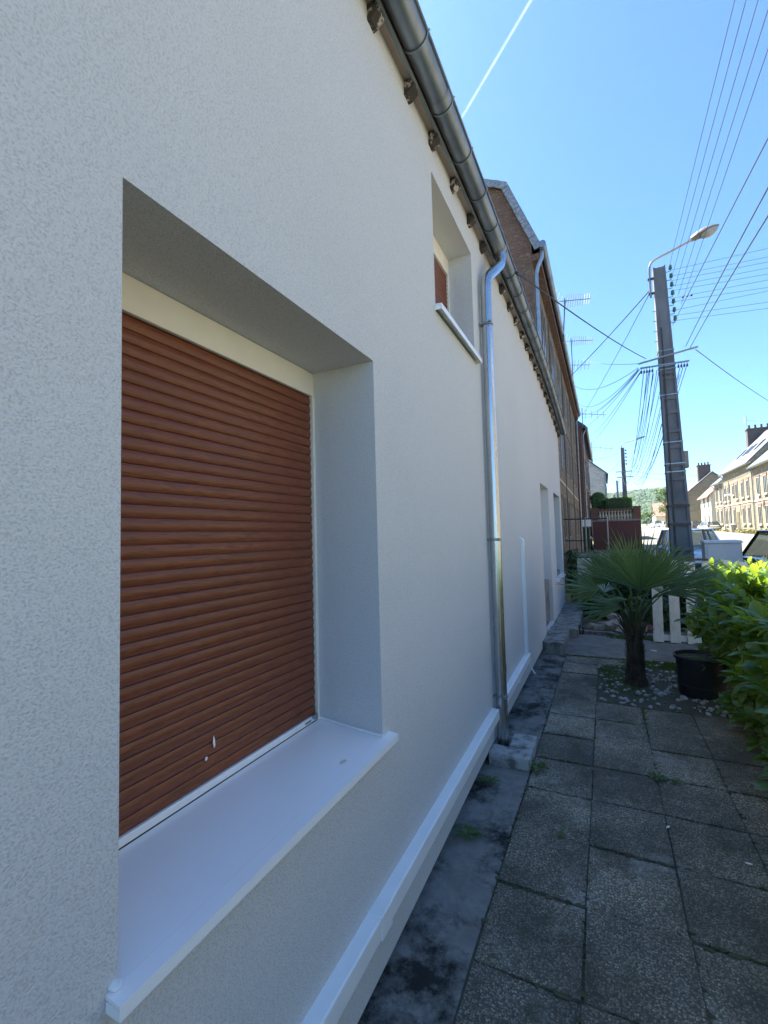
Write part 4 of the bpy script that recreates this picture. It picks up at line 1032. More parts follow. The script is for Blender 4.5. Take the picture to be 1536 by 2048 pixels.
# satellite dish on the near stone house across
t = thing('satellite_dish', 'pale round satellite dish on the nearest golden house front', 'dish', (14.6, 57.6, 5.6)); q = MB()
rings = []
for i in range(5):
    r = .42*i/4; x = 14.35+.25*(i/4)**2*.35
    rings.append([q.pt(x-.1, 58.4+r*math.cos(2*math.pi*k/14), 4.75+r*math.sin(2*math.pi*k/14)) for k in range(14)])
for A, B in zip(rings, rings[1:]):
    for k in range(14): q.idx((A[k], A[(k+1) % 14], B[(k+1) % 14], B[k]))
q.build('bowl', M['cream_wall'], t, True)
q = MB(); q.tube([(14.3,58.4,4.75),(14.8,58.4,4.6)], .03, 5); q.build('bracket', M['steel'], t)
# small street lamp and sign post in front of the row
t = thing('street_lamp', 'slim street lamp standing before the middle golden house', 'lamp', (13.9, 67.6, 1.0)); q = MB()
q.tube([(13.9,67.6,.9),(13.9,67.6,7.4)], [.07,.05], 8); q.build('post', M['steel'], t)
q = MB(); q.obox((13.75,67.5,5.7), (.35,0,.03), (0,.12,0), (0,0,.10)); q.build('lamp_head', M['pvc'], t, bevel=.03)
t = thing('grey_bin', 'small grey bin at the foot of the slim street lamp', 'bin', (13.9, 66.9, 1.05)); q = MB()
q.lathe([(.22,0),(.27,.05),(.30,.9),(.32,.92),(.32,1.0),(.1,1.08)], (13.9, 66.9, 1.1), 12); q.build('body', M['cement'], t, True)
q = MB(); q.tube([(13.75,66.6,1.95),(13.9,66.55,2.0),(14.05,66.6,1.95)], .015, 5); q.build('handle', M['iron'], t)

# ================================================================== cars
def car(label, x, y, rz, L, W, H, paint, kind='hatch', group=None):
    """local frame: +Y forward, built in world coords through a matrix"""
    z0 = gz(y)+.015; mw = Matrix.Translation((x, y, z0)) @ Matrix.Rotation(rz, 4, 'Z')
    t = thing('parked_car', label, 'car', (x, y, z0), group)
    T = lambda p: mw @ Vector(p)
    hb = H*(.68 if kind == 'suv' else .60); w = W/2
    if kind == 'suv':   st = [(-L/2,.50,.88,.86),(-L/2+.10,.35,.98,.95),(-L*.36,.26,hb+.03,1),(-L*.1,.24,hb+.01,1),(L*.18,.24,hb-.01,1),(L*.24,.26,hb-.04,.99),(L*.40,.28,hb-.12,.96),(L/2-.10,.33,hb-.26,.90),(L/2,.45,hb-.42,.80)]; gh = (-L*.47,-L*.40,L*.10,L*.255)
    elif kind == 'estate': st = [(-L/2,.50,.80,.86),(-L/2+.10,.35,hb,.95),(-L*.36,.24,hb+.02,1),(-L*.1,.22,hb,1),(L*.18,.22,hb-.02,1),(L*.24,.24,hb-.04,.99),(L*.40,.26,hb-.12,.95),(L/2-.10,.30,hb-.25,.88),(L/2,.42,hb-.38,.76)]; gh = (-L*.475,-L*.41,L*.06,L*.235)
    elif kind == 'van': st = [(-L/2,.5,.95,.92),(-L/2+.08,.35,hb,.98),(-L*.3,.26,hb,1),(0,.26,hb,1),(L*.2,.26,hb-.03,1),(L*.3,.26,hb-.1,.99),(L*.42,.28,hb-.24,.95),(L/2-.06,.33,hb-.36,.9),(L/2,.45,hb-.55,.8)]; gh = (-L*.49,-L*.475,L*.14,L*.30)
    else:               st = [(-L/2,.50,.78,.85),(-L/2+.10,.35,hb,.94),(-L*.34,.24,hb+.02,1),(-L*.1,.22,hb,1),(L*.18,.22,hb-.02,1),(L*.25,.24,hb-.05,.99),(L*.40,.26,hb-.13,.95),(L/2-.10,.30,hb-.26,.87),(L/2,.42,hb-.40,.75)]; gh = (-L*.46,-L*.34,L*.05,L*.24)
    q = MB(); rings = []
    for yy, zl, zt, k in st:
        m = (zl+zt)/2; ww = w*k
        r = [(-ww*.90,zl),(-ww*.985,zl+.10),(-ww,m),(-ww*.985,zt-.06),(-ww*.93,zt-.006),(-ww*.4,zt+.012),(ww*.4,zt+.012),(ww*.93,zt-.006),(ww*.985,zt-.06),(ww,m),(ww*.985,zl+.10),(ww*.90,zl)]
        rings.append([q.pt(*T((a, yy, c))) for a, c in r])
    for A, B in zip(rings, rings[1:]):
        n = len(A)
        for k in range(n): q.idx((A[k], A[(k+1) % n], B[(k+1) % n], B[k]))
    q.idx(rings[0]); q.idx(rings[-1][::-1])
    body = q.build('body', paint, t, True)
    b0, r0, r1, b1 = gh; wb, wr = w*.93, w*.74; zr = H-.035
    def sec(yb, yr, z): f = (z-hb)/(zr-hb); return yb+(yr-yb)*f, wb+(wr-wb)*f
    q = MB()
    C = [(-wb,b0,hb-.01),(wb,b0,hb-.01),(wb,b1,hb-.05),(-wb,b1,hb-.05),(-wr,r0,zr),(wr,r0,zr),(wr,r1,zr),(-wr,r1,zr)]
    q.hexa([T(p) for p in C]); q.build('windows', M['car_glass'], t)
    q = MB(); nR = 6; G_ = []
    for i in range(nR+1):
        f = i/nR; yy = r0-.03+(r1-r0+.06)*f; cz = .05*math.sin(math.pi*(f*.85+.1)); row = []
        for a in (-1, -.82, -.4, 0, .4, .82, 1): row.append(q.pt(*T((a*(wr+.012), yy, zr-.012+cz*(1-.55*a*a)+(.012 if abs(a) < 1 else -.012)))))
        G_.append(row)
    for A, B in zip(G_, G_[1:]):
        for k in range(6): q.idx((A[k], A[k+1], B[k+1], B[k]))
    q.build('roof', paint, t, True)
    ym = (r0+r1)/2-.05
    for s in (-1, 1):
        q = MB()
        for pa, pb, rr in (((s*wb,b1,hb-.05),(s*wr,r1,zr),.032),((s*wb,b0,hb-.01),(s*wr,r0,zr),.05),((s*wb*1.0,ym,hb-.02),(s*wr,ym-.03,zr),.032),((s*wr,r0,zr),(s*wr,r1,zr),.03)):
            q.tube([T(pa), T(pb)], rr, 6)
        if kind in ('suv', 'estate', 'van'): q.tube([T((s*wb,b0*.62,hb)), T((s*wr,r0*.66,zr))], .045, 6)
        q.build('pillar', paint, t, True)
        q = MB(); q.tube([T((s*(w*.975),b0,hb-.035)), T((s*(w*.985),0,hb-.035)), T((s*(w*.975),b1,hb-.06))], .013, 5); q.build('window_trim', M['zinc_new'], t)
        q = MB(); p = T((s*(w+.09), b1-.28, hb+.03)); q.lump(p, (.10,.07,.075), 2, .1, 1); q.build('mirror', paint, t, True)
        q = MB()
        for yy in (ym+.18, ym-.85): q.obox(T((s*(w*.99+.004), yy, hb-.14)), mw.to_3x3() @ Vector((.012,0,0)), mw.to_3x3() @ Vector((0,.10,0)), (0,0,.014))
        q.build('door_handle', paint, t)
        q = MB(); q.obox(T((s*w*.72, L/2-.13, hb-.36)), mw.to_3x3() @ Vector((w*.18,0,0)), mw.to_3x3() @ Vector((0,.10,0)), (0,0,.07)); q.build('headlight', M['lampglass'], t, bevel=.02)
        q = MB(); q.obox(T((s*w*.76, -L/2+.07, hb-.12)), mw.to_3x3() @ Vector((w*.13,0,0)), mw.to_3x3() @ Vector((0,.07,0)), (0,0,.13)); q.build('tail_light', M['brick_red'], t, bevel=.02)
        for yy in (-L*.31, L*.31):
            R0 = .335 if kind in ('suv', 'van') else .31; n = 20
            ax = mw.to_3x3() @ Vector((s, 0, 0)); c = T((s*(w-.20), yy, R0)); u = Vector((0,0,1)); v = ax.cross(u); q = MB(); rg = []
            for off, rr in ((0,R0*.6),(0,R0*.95),(.03,R0),(.17,R0),(.20,R0*.95),(.205,R0*.66)):
                rg.append([q.pt(*(c+ax*off+(u*math.cos(2*math.pi*k/n)+v*math.sin(2*math.pi*k/n))*rr)) for k in range(n)])
            for A, B in zip(rg, rg[1:]):
                for k in range(n): q.idx((A[k], A[(k+1) % n], B[(k+1) % n], B[k]))
            wh_ = q.build('wheel', M['rubber'], t, True)
            q = MB(); cc = c+ax*.19
            q.idx([q.pt(*(cc+(u*math.cos(2*math.pi*k/n)+v*math.sin(2*math.pi*k/n))*R0*.66)) for k in range(n)])
            for k in range(5):
                a = 2*math.pi*k/5; e = u*math.cos(a)+v*math.sin(a); q.obox(cc+e*R0*.34+ax*.012, e*R0*.3, ax.cross(e)*.03, ax*.008)
            q.build('rim', M['zinc_dull'], wh_)
    q = MB(); q.obox(T((0, -L/2-.005, .62)), mw.to_3x3() @ Vector((.26,0,0)), mw.to_3x3() @ Vector((0,.012,0)), (0,0,.055)); q.build('number_plate', M['pvc'], t)
    q = MB(); q.obox(T((0, L/2-.0, .42)), mw.to_3x3() @ Vector((w*.62,0,0)), mw.to_3x3() @ Vector((0,.03,0)), (0,0,.09)); q.build('grille', M['black'], t)
    return t
def paintm(name, c, metal=.3):
    return pm(name, c, tuple(x*.96 for x in c), .28, 1, metal=metal, coat=.6)
P_dark, P_white, P_silver, P_plum, P_blue = paintm('dark_car_paint', (.012,.015,.018)), paintm('white_car_paint', (.72,.74,.76), 0), paintm('silver_car_paint', (.50,.50,.49), .5), paintm('plum_car_paint', (.07,.05,.06)), paintm('pale_blue_car_paint', (.52,.62,.72), .1)
car('dark car with a bright window trim parked behind the laurel hedge', 3.52, 11.2, 0, 4.4, 1.82, 1.66, P_dark, 'suv')
car('pale blue car parked behind the concrete pole', 2.62, 18.6, math.pi, 3.9, 1.70, 1.58, P_blue, 'hatch')
car('silver estate car parked before the golden stone houses', 14.55-.9, 79.5, R_(8), 4.5, 1.80, 1.48, P_silver, 'estate')
car('dark plum car parked just beyond the silver estate', 13.1, 87, R_(6), 4.2, 1.78, 1.48, P_plum, 'hatch')
car('white van parked far down the street near the bend', 11.7, 130, R_(5), 4.4, 1.85, 1.85, P_white, 'van')
car('white car right of the far white van', 13.2, 126, R_(5), 4.2, 1.80, 1.52, P_white, 'estate')

# ================================================================== gate, cabinet, pot, rubble, garden wall
gate = thing('picket_gate', 'white painted picket fence at the end of the garden path', 'fence', (1.2, 8.15, 0))
random.seed(9)
xs = [.605+.222*k for k in range(8)]
for k, x in enumerate(xs):
    zt = 1.26+.015*math.sin(k*2.1); q = MB(); lean = -.045+.004*k
    w_ = .135; tw = random.uniform(-.006, .006)
    q.hexa([(x,8.135+tw,.012),(x+w_,8.135-tw,.012),(x+w_,8.155-tw,.012),(x,8.155+tw,.012),(x+lean*-.4,8.135+tw,zt),(x+w_+lean*-.4,8.135-tw,zt-.004),(x+w_+lean*-.4,8.155-tw,zt-.004),(x+lean*-.4,8.155+tw,zt)])
    q.build('picket', M['white_paint'], gate, bevel=.003)
for z in (.035, 1.0):
    q = MB(); q.box(.60, 2.30, 8.1575, 8.19, z, z+.085); q.build('rail', M['white_paint'], gate, bevel=.004)
q = MB(); q.box(1.06, 1.36, 8.11, 8.20, 1.265, 1.295); q.build('cap_board', M['twig'], gate)
cabn = thing('electric_cabinet', 'white utility cabinet with its shade in the colour, behind the picket fence', 'cabinet', (1.9, 10, 0))
q = MB(); q.box(1.62, 2.17, 9.9, 10.2, .02, 1.47); q.build('body', M['cabinet'], cabn, bevel=.012)
q = MB(); q.hexa([(1.60,9.87,1.472),(2.19,9.87,1.472),(2.19,10.23,1.472),(1.60,10.23,1.472),(1.62,9.89,1.515),(2.17,9.89,1.515),(2.17,10.23,1.525),(1.62,10.23,1.525)]); q.build('lid', M['cabinet'], cabn, bevel=.008)
q = MB(); q.box(1.66, 2.13, 9.89, 9.899, .5, 1.42); q.build('door', M['cabinet'], cabn, bevel=.002)
# black tub
pot = thing('plant_tub', 'black plastic tub of soil at the edge of the laurel hedge', 'pot', (.84, 5.78, 0))
q = MB(); prof = [(.205,.0),(.212,.02),(.222,.36),(.240,.365),(.243,.40),(.232,.405),(.222,.40),(.215,.365)]; n = 28; rg = []
for r, z in prof: rg.append([q.pt(.845+r*math.cos(2*math.pi*k/n), 5.80+r*math.sin(2*math.pi*k/n), z) for k in range(n)])
for A, B in zip(rg, rg[1:]):
    for k in range(n): q.idx((A[k], A[(k+1) % n], B[(k+1) % n], B[k]))
q.build('tub', M['black'], pot, True)
q = MB(); n = 18; c0 = q.pt(.845, 5.80, .385); r1_ = [q.pt(.845+.225*math.cos(2*math.pi*k/n), 5.80+.225*math.sin(2*math.pi*k/n), .367+.012*noise.noise(Vector((k, 2, 0)))) for k in range(n)]
for k in range(n): q.idx((c0, r1_[k], r1_[(k+1) % n]))
q.build('soil', M['soil'], pot, True)
q = MB(); q.tube(smooth_path([(.70,5.62,.41),(.78,5.60,.43),(.84,5.58,.405),(.83,5.575,.36),(.85,5.572,.33),(.82,5.57,.30)]), .006, 5); q.tube(smooth_path([(.84,5.58,.405),(.92,5.57,.395),(1.0,5.60,.40),(1.06,5.70,.41)]), .006, 5); q.build('green_string', M['box'], pot, True)
q = MB(); q.lathe([(.2155,.10),(.219,.103),(.219,.112),(.2158,.115)], (.845, 5.80, 0), 28); q.build('tub_rib', M['black'], pot, True)
# rubble by the wall
random.seed(17)
for k, (x, y, z, sx, sy, sz, rz, ry, m) in enumerate([(-.16,8.75,.06,.14,.10,.05,.3,.1,'rubble'),(.10,8.72,.14,.17,.10,.055,.5,-.32,'rubble'),(.24,8.55,.10,.15,.09,.06,.95,-.55,'rubble'),(-.02,8.95,.06,.16,.12,.05,-.2,.05,'rubble'),(.28,8.92,.20,.20,.16,.035,.6,-.75,'brick'),(.46,8.72,.10,.12,.10,.05,1.4,.2,'rubble'),(.12,9.02,.20,.15,.10,.05,.1,.3,'rubble'),(-.30,8.82,.05,.09,.08,.05,.8,0,'rubble'),(.55,8.95,.08,.14,.10,.06,.4,.3,'brick')]):
    bm = rough_box(-sx, sx, -sy, sy, -sz, sz, k*3+1, 4, .02); o = bmobj(bm, 'broken_stone', M[m]); o.location = (x, y, z); o.rotation_euler = (random.uniform(-.15, .15), ry, rz)
    tag(o, 'broken slab in the small rubble heap behind the palm', 'rubble', 'rubble heap behind the palm')
bm = rough_box(-.55, .62, 8.40, 8.52, -.02, .055, 33, 8, .012); o = bmobj(bm, 'kerb_stone', M['stepc']); tag(o, 'low kerb stone between the garden path and the rubble', 'kerb')
q = MB(); q.tube(smooth_path([(-.46,8.36,.0),(-.47,8.36,.10),(-.45,8.37,.16)]), [.02]*13, 6); q.tube(smooth_path([(-.42,8.38,.0),(-.40,8.37,.07),(-.41,8.37,.13)]), .014, 6)
tag(q.build('iron_scraper', M['iron'], None, True), 'small rusty iron boot scraper at the end of the doorstep', 'scraper')
# low ivy-grown garden wall and pillar
gw = thing('garden_wall', 'low garden wall overgrown with ivy past the palm', 'wall', (.2, 11.6, 0))
bm = rough_box(-.80, .95, 11.65, 11.95, -.1, 1.12, 5, 10, .03); bmobj(bm, 'masonry', M['stone_grey'], gw)
bm = rough_box(-.62, .98, 11.58, 12.02, 1.12, 1.20, 6, 10, .015); bmobj(bm, 'coping', M['cement'], gw)
bm = rough_box(-.60, -.30, 11.25, 11.6, -.05, 1.12, 7, 6, .012); bmobj(bm, 'pier', M['limestone'], gw)
pts = box_pts(-.55, .95, 11.45, 12.1, .1, 1.15, 2600, 3, .14)+box_pts(-.82, -.60, 11.35, 11.9, .3, 1.25, 700, 4, .10)
leaf_cloud('ivy', M['ivy'], pts, .055, gw, 3)
ivb = thing('ivy_bush', 'dark leafy bush between the rubble heap and the garden wall', 'bush', (.3, 10.4, 0)); pts = []
random.seed(6)
for _ in range(6000):
    v = Vector((random.gauss(0,1), random.gauss(0,1), random.gauss(0,1))).normalized(); r = random.uniform(.6, 1.05)
    cx, cy, cz, rx, rz_ = random.choice([(-.1,10.2,.35,.45,.45),(.45,10.4,.45,.5,.5),(1.0,9.8,.4,.5,.5),(1.5,9.5,.45,.5,.5),(.75,9.3,.25,.4,.35),(2.0,9.6,.5,.5,.5)])
    pts.append(((cx+v.x*rx*r, cy+v.y*.4*r, max(.02, cz+v.z*rz_*r)), v))
leaf_cloud('foliage', M['ivy'], pts, .06, ivb, 8)
q = MB()
for a in (-.1, .45, 1.0, 1.5): q.tube([(a, 10, 0), (a+.05, 10, .6)], .02, 5)
q.build('stem', M['twig'], ivb)
# metal rail, meter box and green bin before the stone house
rl = thing('metal_rail', 'thin dark metal railing before the tall stone house', 'railing', (-.4, 16, .1))
q = MB(); q.tube([(-1.2,16,2.16),(.10,16,2.14)], .022, 6); q.tube([(-1.2,16,1.45),(.10,16,1.44)], .016, 6); q.build('bar', M['iron'], rl)
for x in (-.55, .09):
    q = MB(); q.tube([(x,16,.1),(x,16,2.2)], .024, 6); q.build('post', M['steel'], rl)
mb_ = thing('meter_box', 'white meter box on a post by the metal railing', 'box', (-.57, 18, .15)); q = MB(); q.box(-.72, -.43, 17.9, 18.1, 1.92, 2.15); q.build('box', M['pvc'], mb_, bevel=.01)
q = MB(); q.box(-.735, -.415, 17.88, 18.12, 2.152, 2.17); q.build('lid', M['pvc'], mb_); q = MB(); q.tube([(-.57,18,.1),(-.57,18,1.919)], .035, 8); q.build('post', M['iron'], mb_)
gb = thing('green_bin', 'dark green bin standing under the white meter box', 'bin', (-.57, 17.7, .9)); q = MB(); q.hexa([(-.66,17.55,1.0),(-.49,17.55,1.0),(-.49,17.8,1.0),(-.66,17.8,1.0),(-.68,17.52,1.82),(-.47,17.52,1.82),(-.47,17.82,1.82),(-.68,17.82,1.82)]); q.build('body', M['ivy'], gb, bevel=.015)
q = MB(); q.box(-.69, -.46, 17.50, 17.84, 1.822, 1.86); q.build('lid', M['black'], gb, bevel=.01)
bm = rough_box(-1.25, .2, 15.9, 18.6, -.1, .98, 51, 6, .02); o = bmobj(bm, 'raised_yard', M['stone_grey']); struct(o)

# ================================================================== plants
palm = thing('palm_tree', 'small fan palm with a dark fibrous trunk in a bed of pebbles', 'palm', (.24, 5.95, 0))
random.seed(41)
q = MB(); n = 16; prof = [(.135,-.03),(.112,.05),(.092,.16),(.090,.30),(.086,.45),(.078,.58),(.068,.70),(.04,.82)]; rg = []
for i, (r, z) in enumerate(prof):
    rg.append([q.pt(.24+.02*z+(r*(1+.25*noise.noise(Vector((k*.9, z*9, 1)))))*math.cos(2*math.pi*k/n), 5.95+r*(1+.25*noise.noise(Vector((k*.9, z*9, 1))))*math.sin(2*math.pi*k/n), z) for k in range(n)])
for A, B in zip(rg, rg[1:]):
    for k in range(n): q.idx((A[k], A[(k+1) % n], B[(k+1) % n], B[k]))
q.idx(rg[-1]); trunk_o = q.build('trunk', M['bark'], palm, True)
q = MB()
for k in range(420):
    a = random.uniform(0, 6.28); z = random.uniform(.02, .66); r = .100-.04*z; c, s = math.cos(a), math.sin(a)
    p = Vector((.24+.02*z+r*c, 5.95+r*s, z)); o_ = Vector((c*random.uniform(.015, .05), s*random.uniform(.015, .05), random.uniform(.02, .09)*(1 if random.random() < .7 else -1))); wv = Vector((-s, c, 0))*random.uniform(.003, .012)
    q.face([p-wv, p+wv, p+o_*.6+wv*.6, p+o_]); 
stuff(q.build('trunk_fibre', M['bark'], palm))
CR = Vector((.25, 5.95, .70))
def frond(hub, d, nrm, blen, spread, nseg, droop, seed):
    random.seed(seed)
    hub = Vector(hub); d = Vector(d).normalized(); upv = Vector(nrm); upv = (upv-d*upv.dot(d)).normalized(); side = d.cross(upv)
    a0 = math.atan2(hub.y-CR.y, hub.x-CR.x)
    start = CR+Vector((math.cos(a0)*.05, math.sin(a0)*.05, random.uniform(-.10, .10)))
    mid = start.lerp(hub, .5)+Vector((0, 0, .05))
    q = MB()
    for k in range(nseg):
        f = (k+.5)/nseg*2-1; a = f*spread
        l = blen*(1-.25*abs(f)**1.8)*random.uniform(.80, 1.10)
        e = (d*math.cos(a)+side*math.sin(a)).normalized(); e = (e+upv*(.16*math.cos(a)-.04+random.gauss(0,.07))).normalized()
        t = e.cross(upv).normalized(); m = 6; wmax = .0105
        prev = None; bend = random.uniform(.5, 1.5)*droop; kink = random.random() < .12
        p = hub.copy(); dirv = e.copy()
        for i in range(m+1):
            u = i/m; w_ = wmax*(.30+1.1*u if u < .5 else .90*(1-((u-.5)/.5)**1.6)+.015); rdg = upv*(w_*.9)
            row = [q.pt(*(p-t*w_-rdg*.5)), q.pt(*(p+rdg*.4)), q.pt(*(p+t*w_-rdg*.5))]
            if prev: q.idx((prev[0], prev[1], row[1], row[0])); q.idx((prev[1], prev[2], row[2], row[1]))
            prev = row
            dirv = (dirv+Vector((0,0,-1))*bend*(.015+.09*u*u)+(Vector((0,0,-.6)) if kink and i == 4 else Vector((0,0,0)))).normalized()
            p = p+dirv*(l/m)
    fo_ = q.build('frond', M['palm'], palm)
    q = MB(); q.tube([start-Vector((0,0,.14)), start, mid, hub], [.018,.013,.010,.008], 6); q.build('petiole', M['weed'], fo_, True)
FR = [((.32,5.72,1.08),(.02,-.1,1),(-.1,-1,.25),.74,1.25,40,.35),((-.10,5.85,1.06),(-1,-.1,.16),(0,-.75,.7),.46,1.05,32,.6),((.12,5.75,.87),(-1,-.15,.06),(.1,-.55,.8),.56,.75,26,.6),
      ((.62,5.88,1.06),(1,0,.36),(-.2,-.7,.8),.52,1.0,30,.6),((.04,6.08,1.14),(-.8,.2,.62),(-.4,-.8,.6),.54,1.0,30,.5),((.50,6.10,1.12),(.7,.15,.7),(.3,-.8,.6),.56,1.05,30,.5),
      ((.24,6.18,1.16),(-.15,.2,1),(0,-1,.3),.54,1.0,28,.4),((.20,5.62,.98),(-.45,-1,.2),(-.1,.3,1),.40,1.1,28,1.0),
      ((.58,6.25,.98),(.75,.75,.15),(0,-.3,1),.48,1.2,30,1.0),((-.04,6.25,.98),(-.7,.75,.15),(0,-.3,1),.48,1.2,30,1.0),((.66,5.80,1.14),(1,-.12,.36),(-.3,-.2,.9),.60,.40,14,.15)]
for k, a in enumerate(FR): frond(*a, seed=100+k)
random.seed(61); q = MB()
for k in range(34):      # old leaf stalks standing round the crown
    a = random.uniform(0, 6.28); p0 = Vector((.25+.07*math.cos(a), 5.95+.07*math.sin(a), random.uniform(.45, .66))); e_ = Vector((math.cos(a)*random.uniform(.05, .16), math.sin(a)*random.uniform(.05, .16), random.uniform(.12, .34)))
    q.tube([p0, p0+e_*.5+Vector((0,0,.03)), p0+e_], [.011,.008,.004], 5)
stuff(q.build('old_stalks', M['twig'], palm))

# ---- laurel hedge
hed = thing('laurel_hedge', 'glossy green laurel hedge, sunlit along its top', 'hedge', (1.5, 5, 0))
def leaf_verts(L, w_):
    v = []; f = []
    for i, (t, k) in enumerate(((0,.12),(.28,.85),(.6,1.0),(.86,.55))):
        z = .10*L*math.sin(math.pi*t)-.05*L*t; v += [(-w_*k, L*t, z+.14*w_*k*2), (0, L*t, z), (w_*k, L*t, z+.14*w_*k*2)]
        if i: b_ = 3*i; f += [(b_-3,b_-2,b_+1,b_),(b_-2,b_-1,b_+2,b_+1)]
    v.append((0, L*1.02, -.06*L)); f += [(9,10,12),(10,11,12)]
    return v, f
LV, LF = leaf_verts(1.0, .23)
leaf_me = bpy.data.meshes.new('leaf'); leaf_me.from_pydata(LV, [], LF); leaf_me.materials.append(M['laurel'])
for p in leaf_me.polygons: p.use_smooth = True
random.seed(77); mats_ = []; tw = MB()
def hedge_in(y):   # inner face x, at ground / mid
    return 1.15+.10*noise.noise(Vector((y*1.1, 0, 4)))-(.06 if y < 4.2 else 0)
def top_z(x, y): return 1.05+.10*noise.noise(Vector((x*2.1, y*1.7, 0)))
def shoot(p, d, n, ls):
    d = Vector(d).normalized(); L = ls*n*.28; q0 = Vector(p); e = q0+d*L+Vector((0,0,.04*L))
    tw.tube([q0, e], [.004,.0025], 4, caps=False)
    for k in range(n):
        f = .12+.88*(k+1)/n; c = q0.lerp(e, f); a = k*2.4+random.uniform(-.4, .4)
        o1 = d.orthogonal().normalized(); o2 = d.cross(o1); out = (o1*math.cos(a)+o2*math.sin(a))
        ld = (d*random.uniform(.45, .9)+out*.85+Vector((0,0,.15))).normalized() if k < n-1 else (d+out*.2).normalized()
        nrm = (d*.6+Vector((0,0,.75))-ld*ld.dot(d*.6+Vector((0,0,.75)))).normalized(); s_ = ld.cross(nrm).normalized()
        nrm = s_.cross(ld)
        S = ls*random.uniform(.75, 1.2)
        mats_.append(Matrix(((s_.x*S, ld.x*S, nrm.x*S, c.x), (s_.y*S, ld.y*S, nrm.y*S, c.y), (s_.z*S, ld.z*S, nrm.z*S, c.z), (0,0,0,1))))
for _ in range(1150):
    y = random.uniform(2.6, 7.0); f = random.random(); xi = hedge_in(y)
    if f < .48:      # yard face
        z = random.uniform(.08, 1.02); x = xi+.16*random.random()-.05*math.sin(z*2.5)+(.12 if z < .3 else 0); d = (-1+random.gauss(0,.25), random.gauss(-.25,.5), random.uniform(.1, .9))
        shoot((x+.06, y, z), d, random.randint(5, 8), random.uniform(.10, .165))
    elif f < .86:    # top
        x = random.uniform(xi, 2.1); z = top_z(x, y)-random.uniform(.02, .22); d = (random.gauss(-.1,.4), random.gauss(-.1,.4), 1)
        shoot((x, y, z), d, random.randint(5, 8), random.uniform(.10, .155))
    else:
        x = random.uniform(xi+.15, 2.1); z = random.uniform(.2, 1.1); shoot((x, y, z), (random.gauss(0,1), random.gauss(0,1), .5), 6, .11)
for _ in range(700):     # unseen hedge run added beside the viewer, blocks bounce on the lower wall
    y = random.uniform(-5, 2.6); f = random.random()
    if f < .5: shoot((hedge_in(y)+.1*random.random()+.15, y, random.uniform(.1, 1.2)), (-1, random.gauss(0,.5), random.uniform(.1, .9)), 8, .135)
    else: x = random.uniform(1.2, 2.1); shoot((x, y, top_z(x, y)-random.uniform(.02, .25)), (random.gauss(0,.4), random.gauss(0,.4), 1), 8, .135)
for _ in range(90):      # far end, thinner sprays in front of the fence
    shoot((random.uniform(1.15, 1.6), random.uniform(6.6, 7.6), random.uniform(.25, 1.15)), (random.gauss(-.6,.4), random.gauss(-.2,.5), random.uniform(0, .8)), random.randint(5, 8), random.uniform(.07, .11))
for _ in range(40):     # low shoots reaching over the paving
    y = random.uniform(3.0, 5.2); shoot((hedge_in(y)+.02, y, random.uniform(.03, .25)), (-1, random.gauss(-.2,.5), random.uniform(-.1, .4)), 6, .12)
camp = Vector((0, 0, 1.75))
vis = sorted(range(len(mats_)), key=lambda i: (mats_[i].translation-camp).length+1.1*max(0, mats_[i].translation.x-hedge_in(mats_[i].translation.y)-.05)-.25*max(0, mats_[i].translation.z-1.0)+(3 if mats_[i].translation.y < 3.1 else 0))
big = set(vis[:300]); q = MB()
for i, mw in enumerate(mats_):
    if i in big: link('leaf', leaf_me, hed, mw=mw)
    else:
        b0 = len(q.v); q.v += [tuple(mw @ Vector(v)) for v in LV]
        for f in LF: q.idx([b0+k for k in f])
o = q.build('foliage', M['laurel'], hed); stuff(o)
for p in o.data.polygons: p.use_smooth = True
stuff(tw.build('shoots', M['twig'], hed))
q = MB(); random.seed(5)
for k in range(26):
    x, y = random.uniform(1.25, 1.8), -4.6+.44*k; q.tube([(x,y,0),(x+random.uniform(-.1,.1),y+random.uniform(-.1,.1),.6),(x+random.uniform(-.25,.2),y+random.uniform(-.2,.2),1.1)], [.02,.014,.007], 5)
q.build('stems', M['twig'], hed)
# thin grass heads rising from the hedge
random.seed(2); q = MB()
for k in range(9):
    x, y = random.uniform(1.2, 1.7), random.uniform(5.8, 6.9); z = 1.18; p2 = (x+random.uniform(-.08,.08), y, z+random.uniform(.12, .26))
    q.tube([(x,y,z-.3),p2], .0022, 4)
    for j in range(7):
        c = Vector((x,y,z)).lerp(Vector(p2), .4+.6*j/7); q.lump(c+Vector((random.gauss(0,.012), random.gauss(0,.012), 0)), (.004,.004,.009), 1, .2, j)
tag(stuff(q.build('seed_heads', M['dry'])), 'thin dry grass seed heads sticking up from the hedge', 'grass')

# ---- weeds in the joints
random.seed(55); q = MB()
def tuft(x, y, n, h, sp):
    for _ in range(n):
        a = random.uniform(0, 6.28); l = h*random.uniform(.5, 1.2); o_ = Vector((math.cos(a), math.sin(a), 0)); p = Vector((x+random.gauss(0, sp), y+random.gauss(0, sp*.5), -.012)); w_ = Vector((-o_.y, o_.x, 0))*random.uniform(.0012, .003)
        q.face([p-w_, p+w_, p+o_*l*.45+Vector((0,0,l*.75))+w_*.7, p+o_*l*.95+Vector((0,0,l*.7))])
for j in range(-8, 8):
    y = OY+SL*j
    for k in range(70):
        x = random.uniform(-.56, 1.4); 
        if noise.noise(Vector((x*2.2, j*3.3, 0))) > -.10: tuft(x, y, 5, .013, .012)
for i in range(1, 5):
    x = OX+SW*i
    for k in range(90):
        y = random.uniform(.6, 5.1)
        if noise.noise(Vector((i*5.1, y*1.7, 2))) > (.10 if i != 2 else -.05): tuft(x, y, 4, .011, .006)
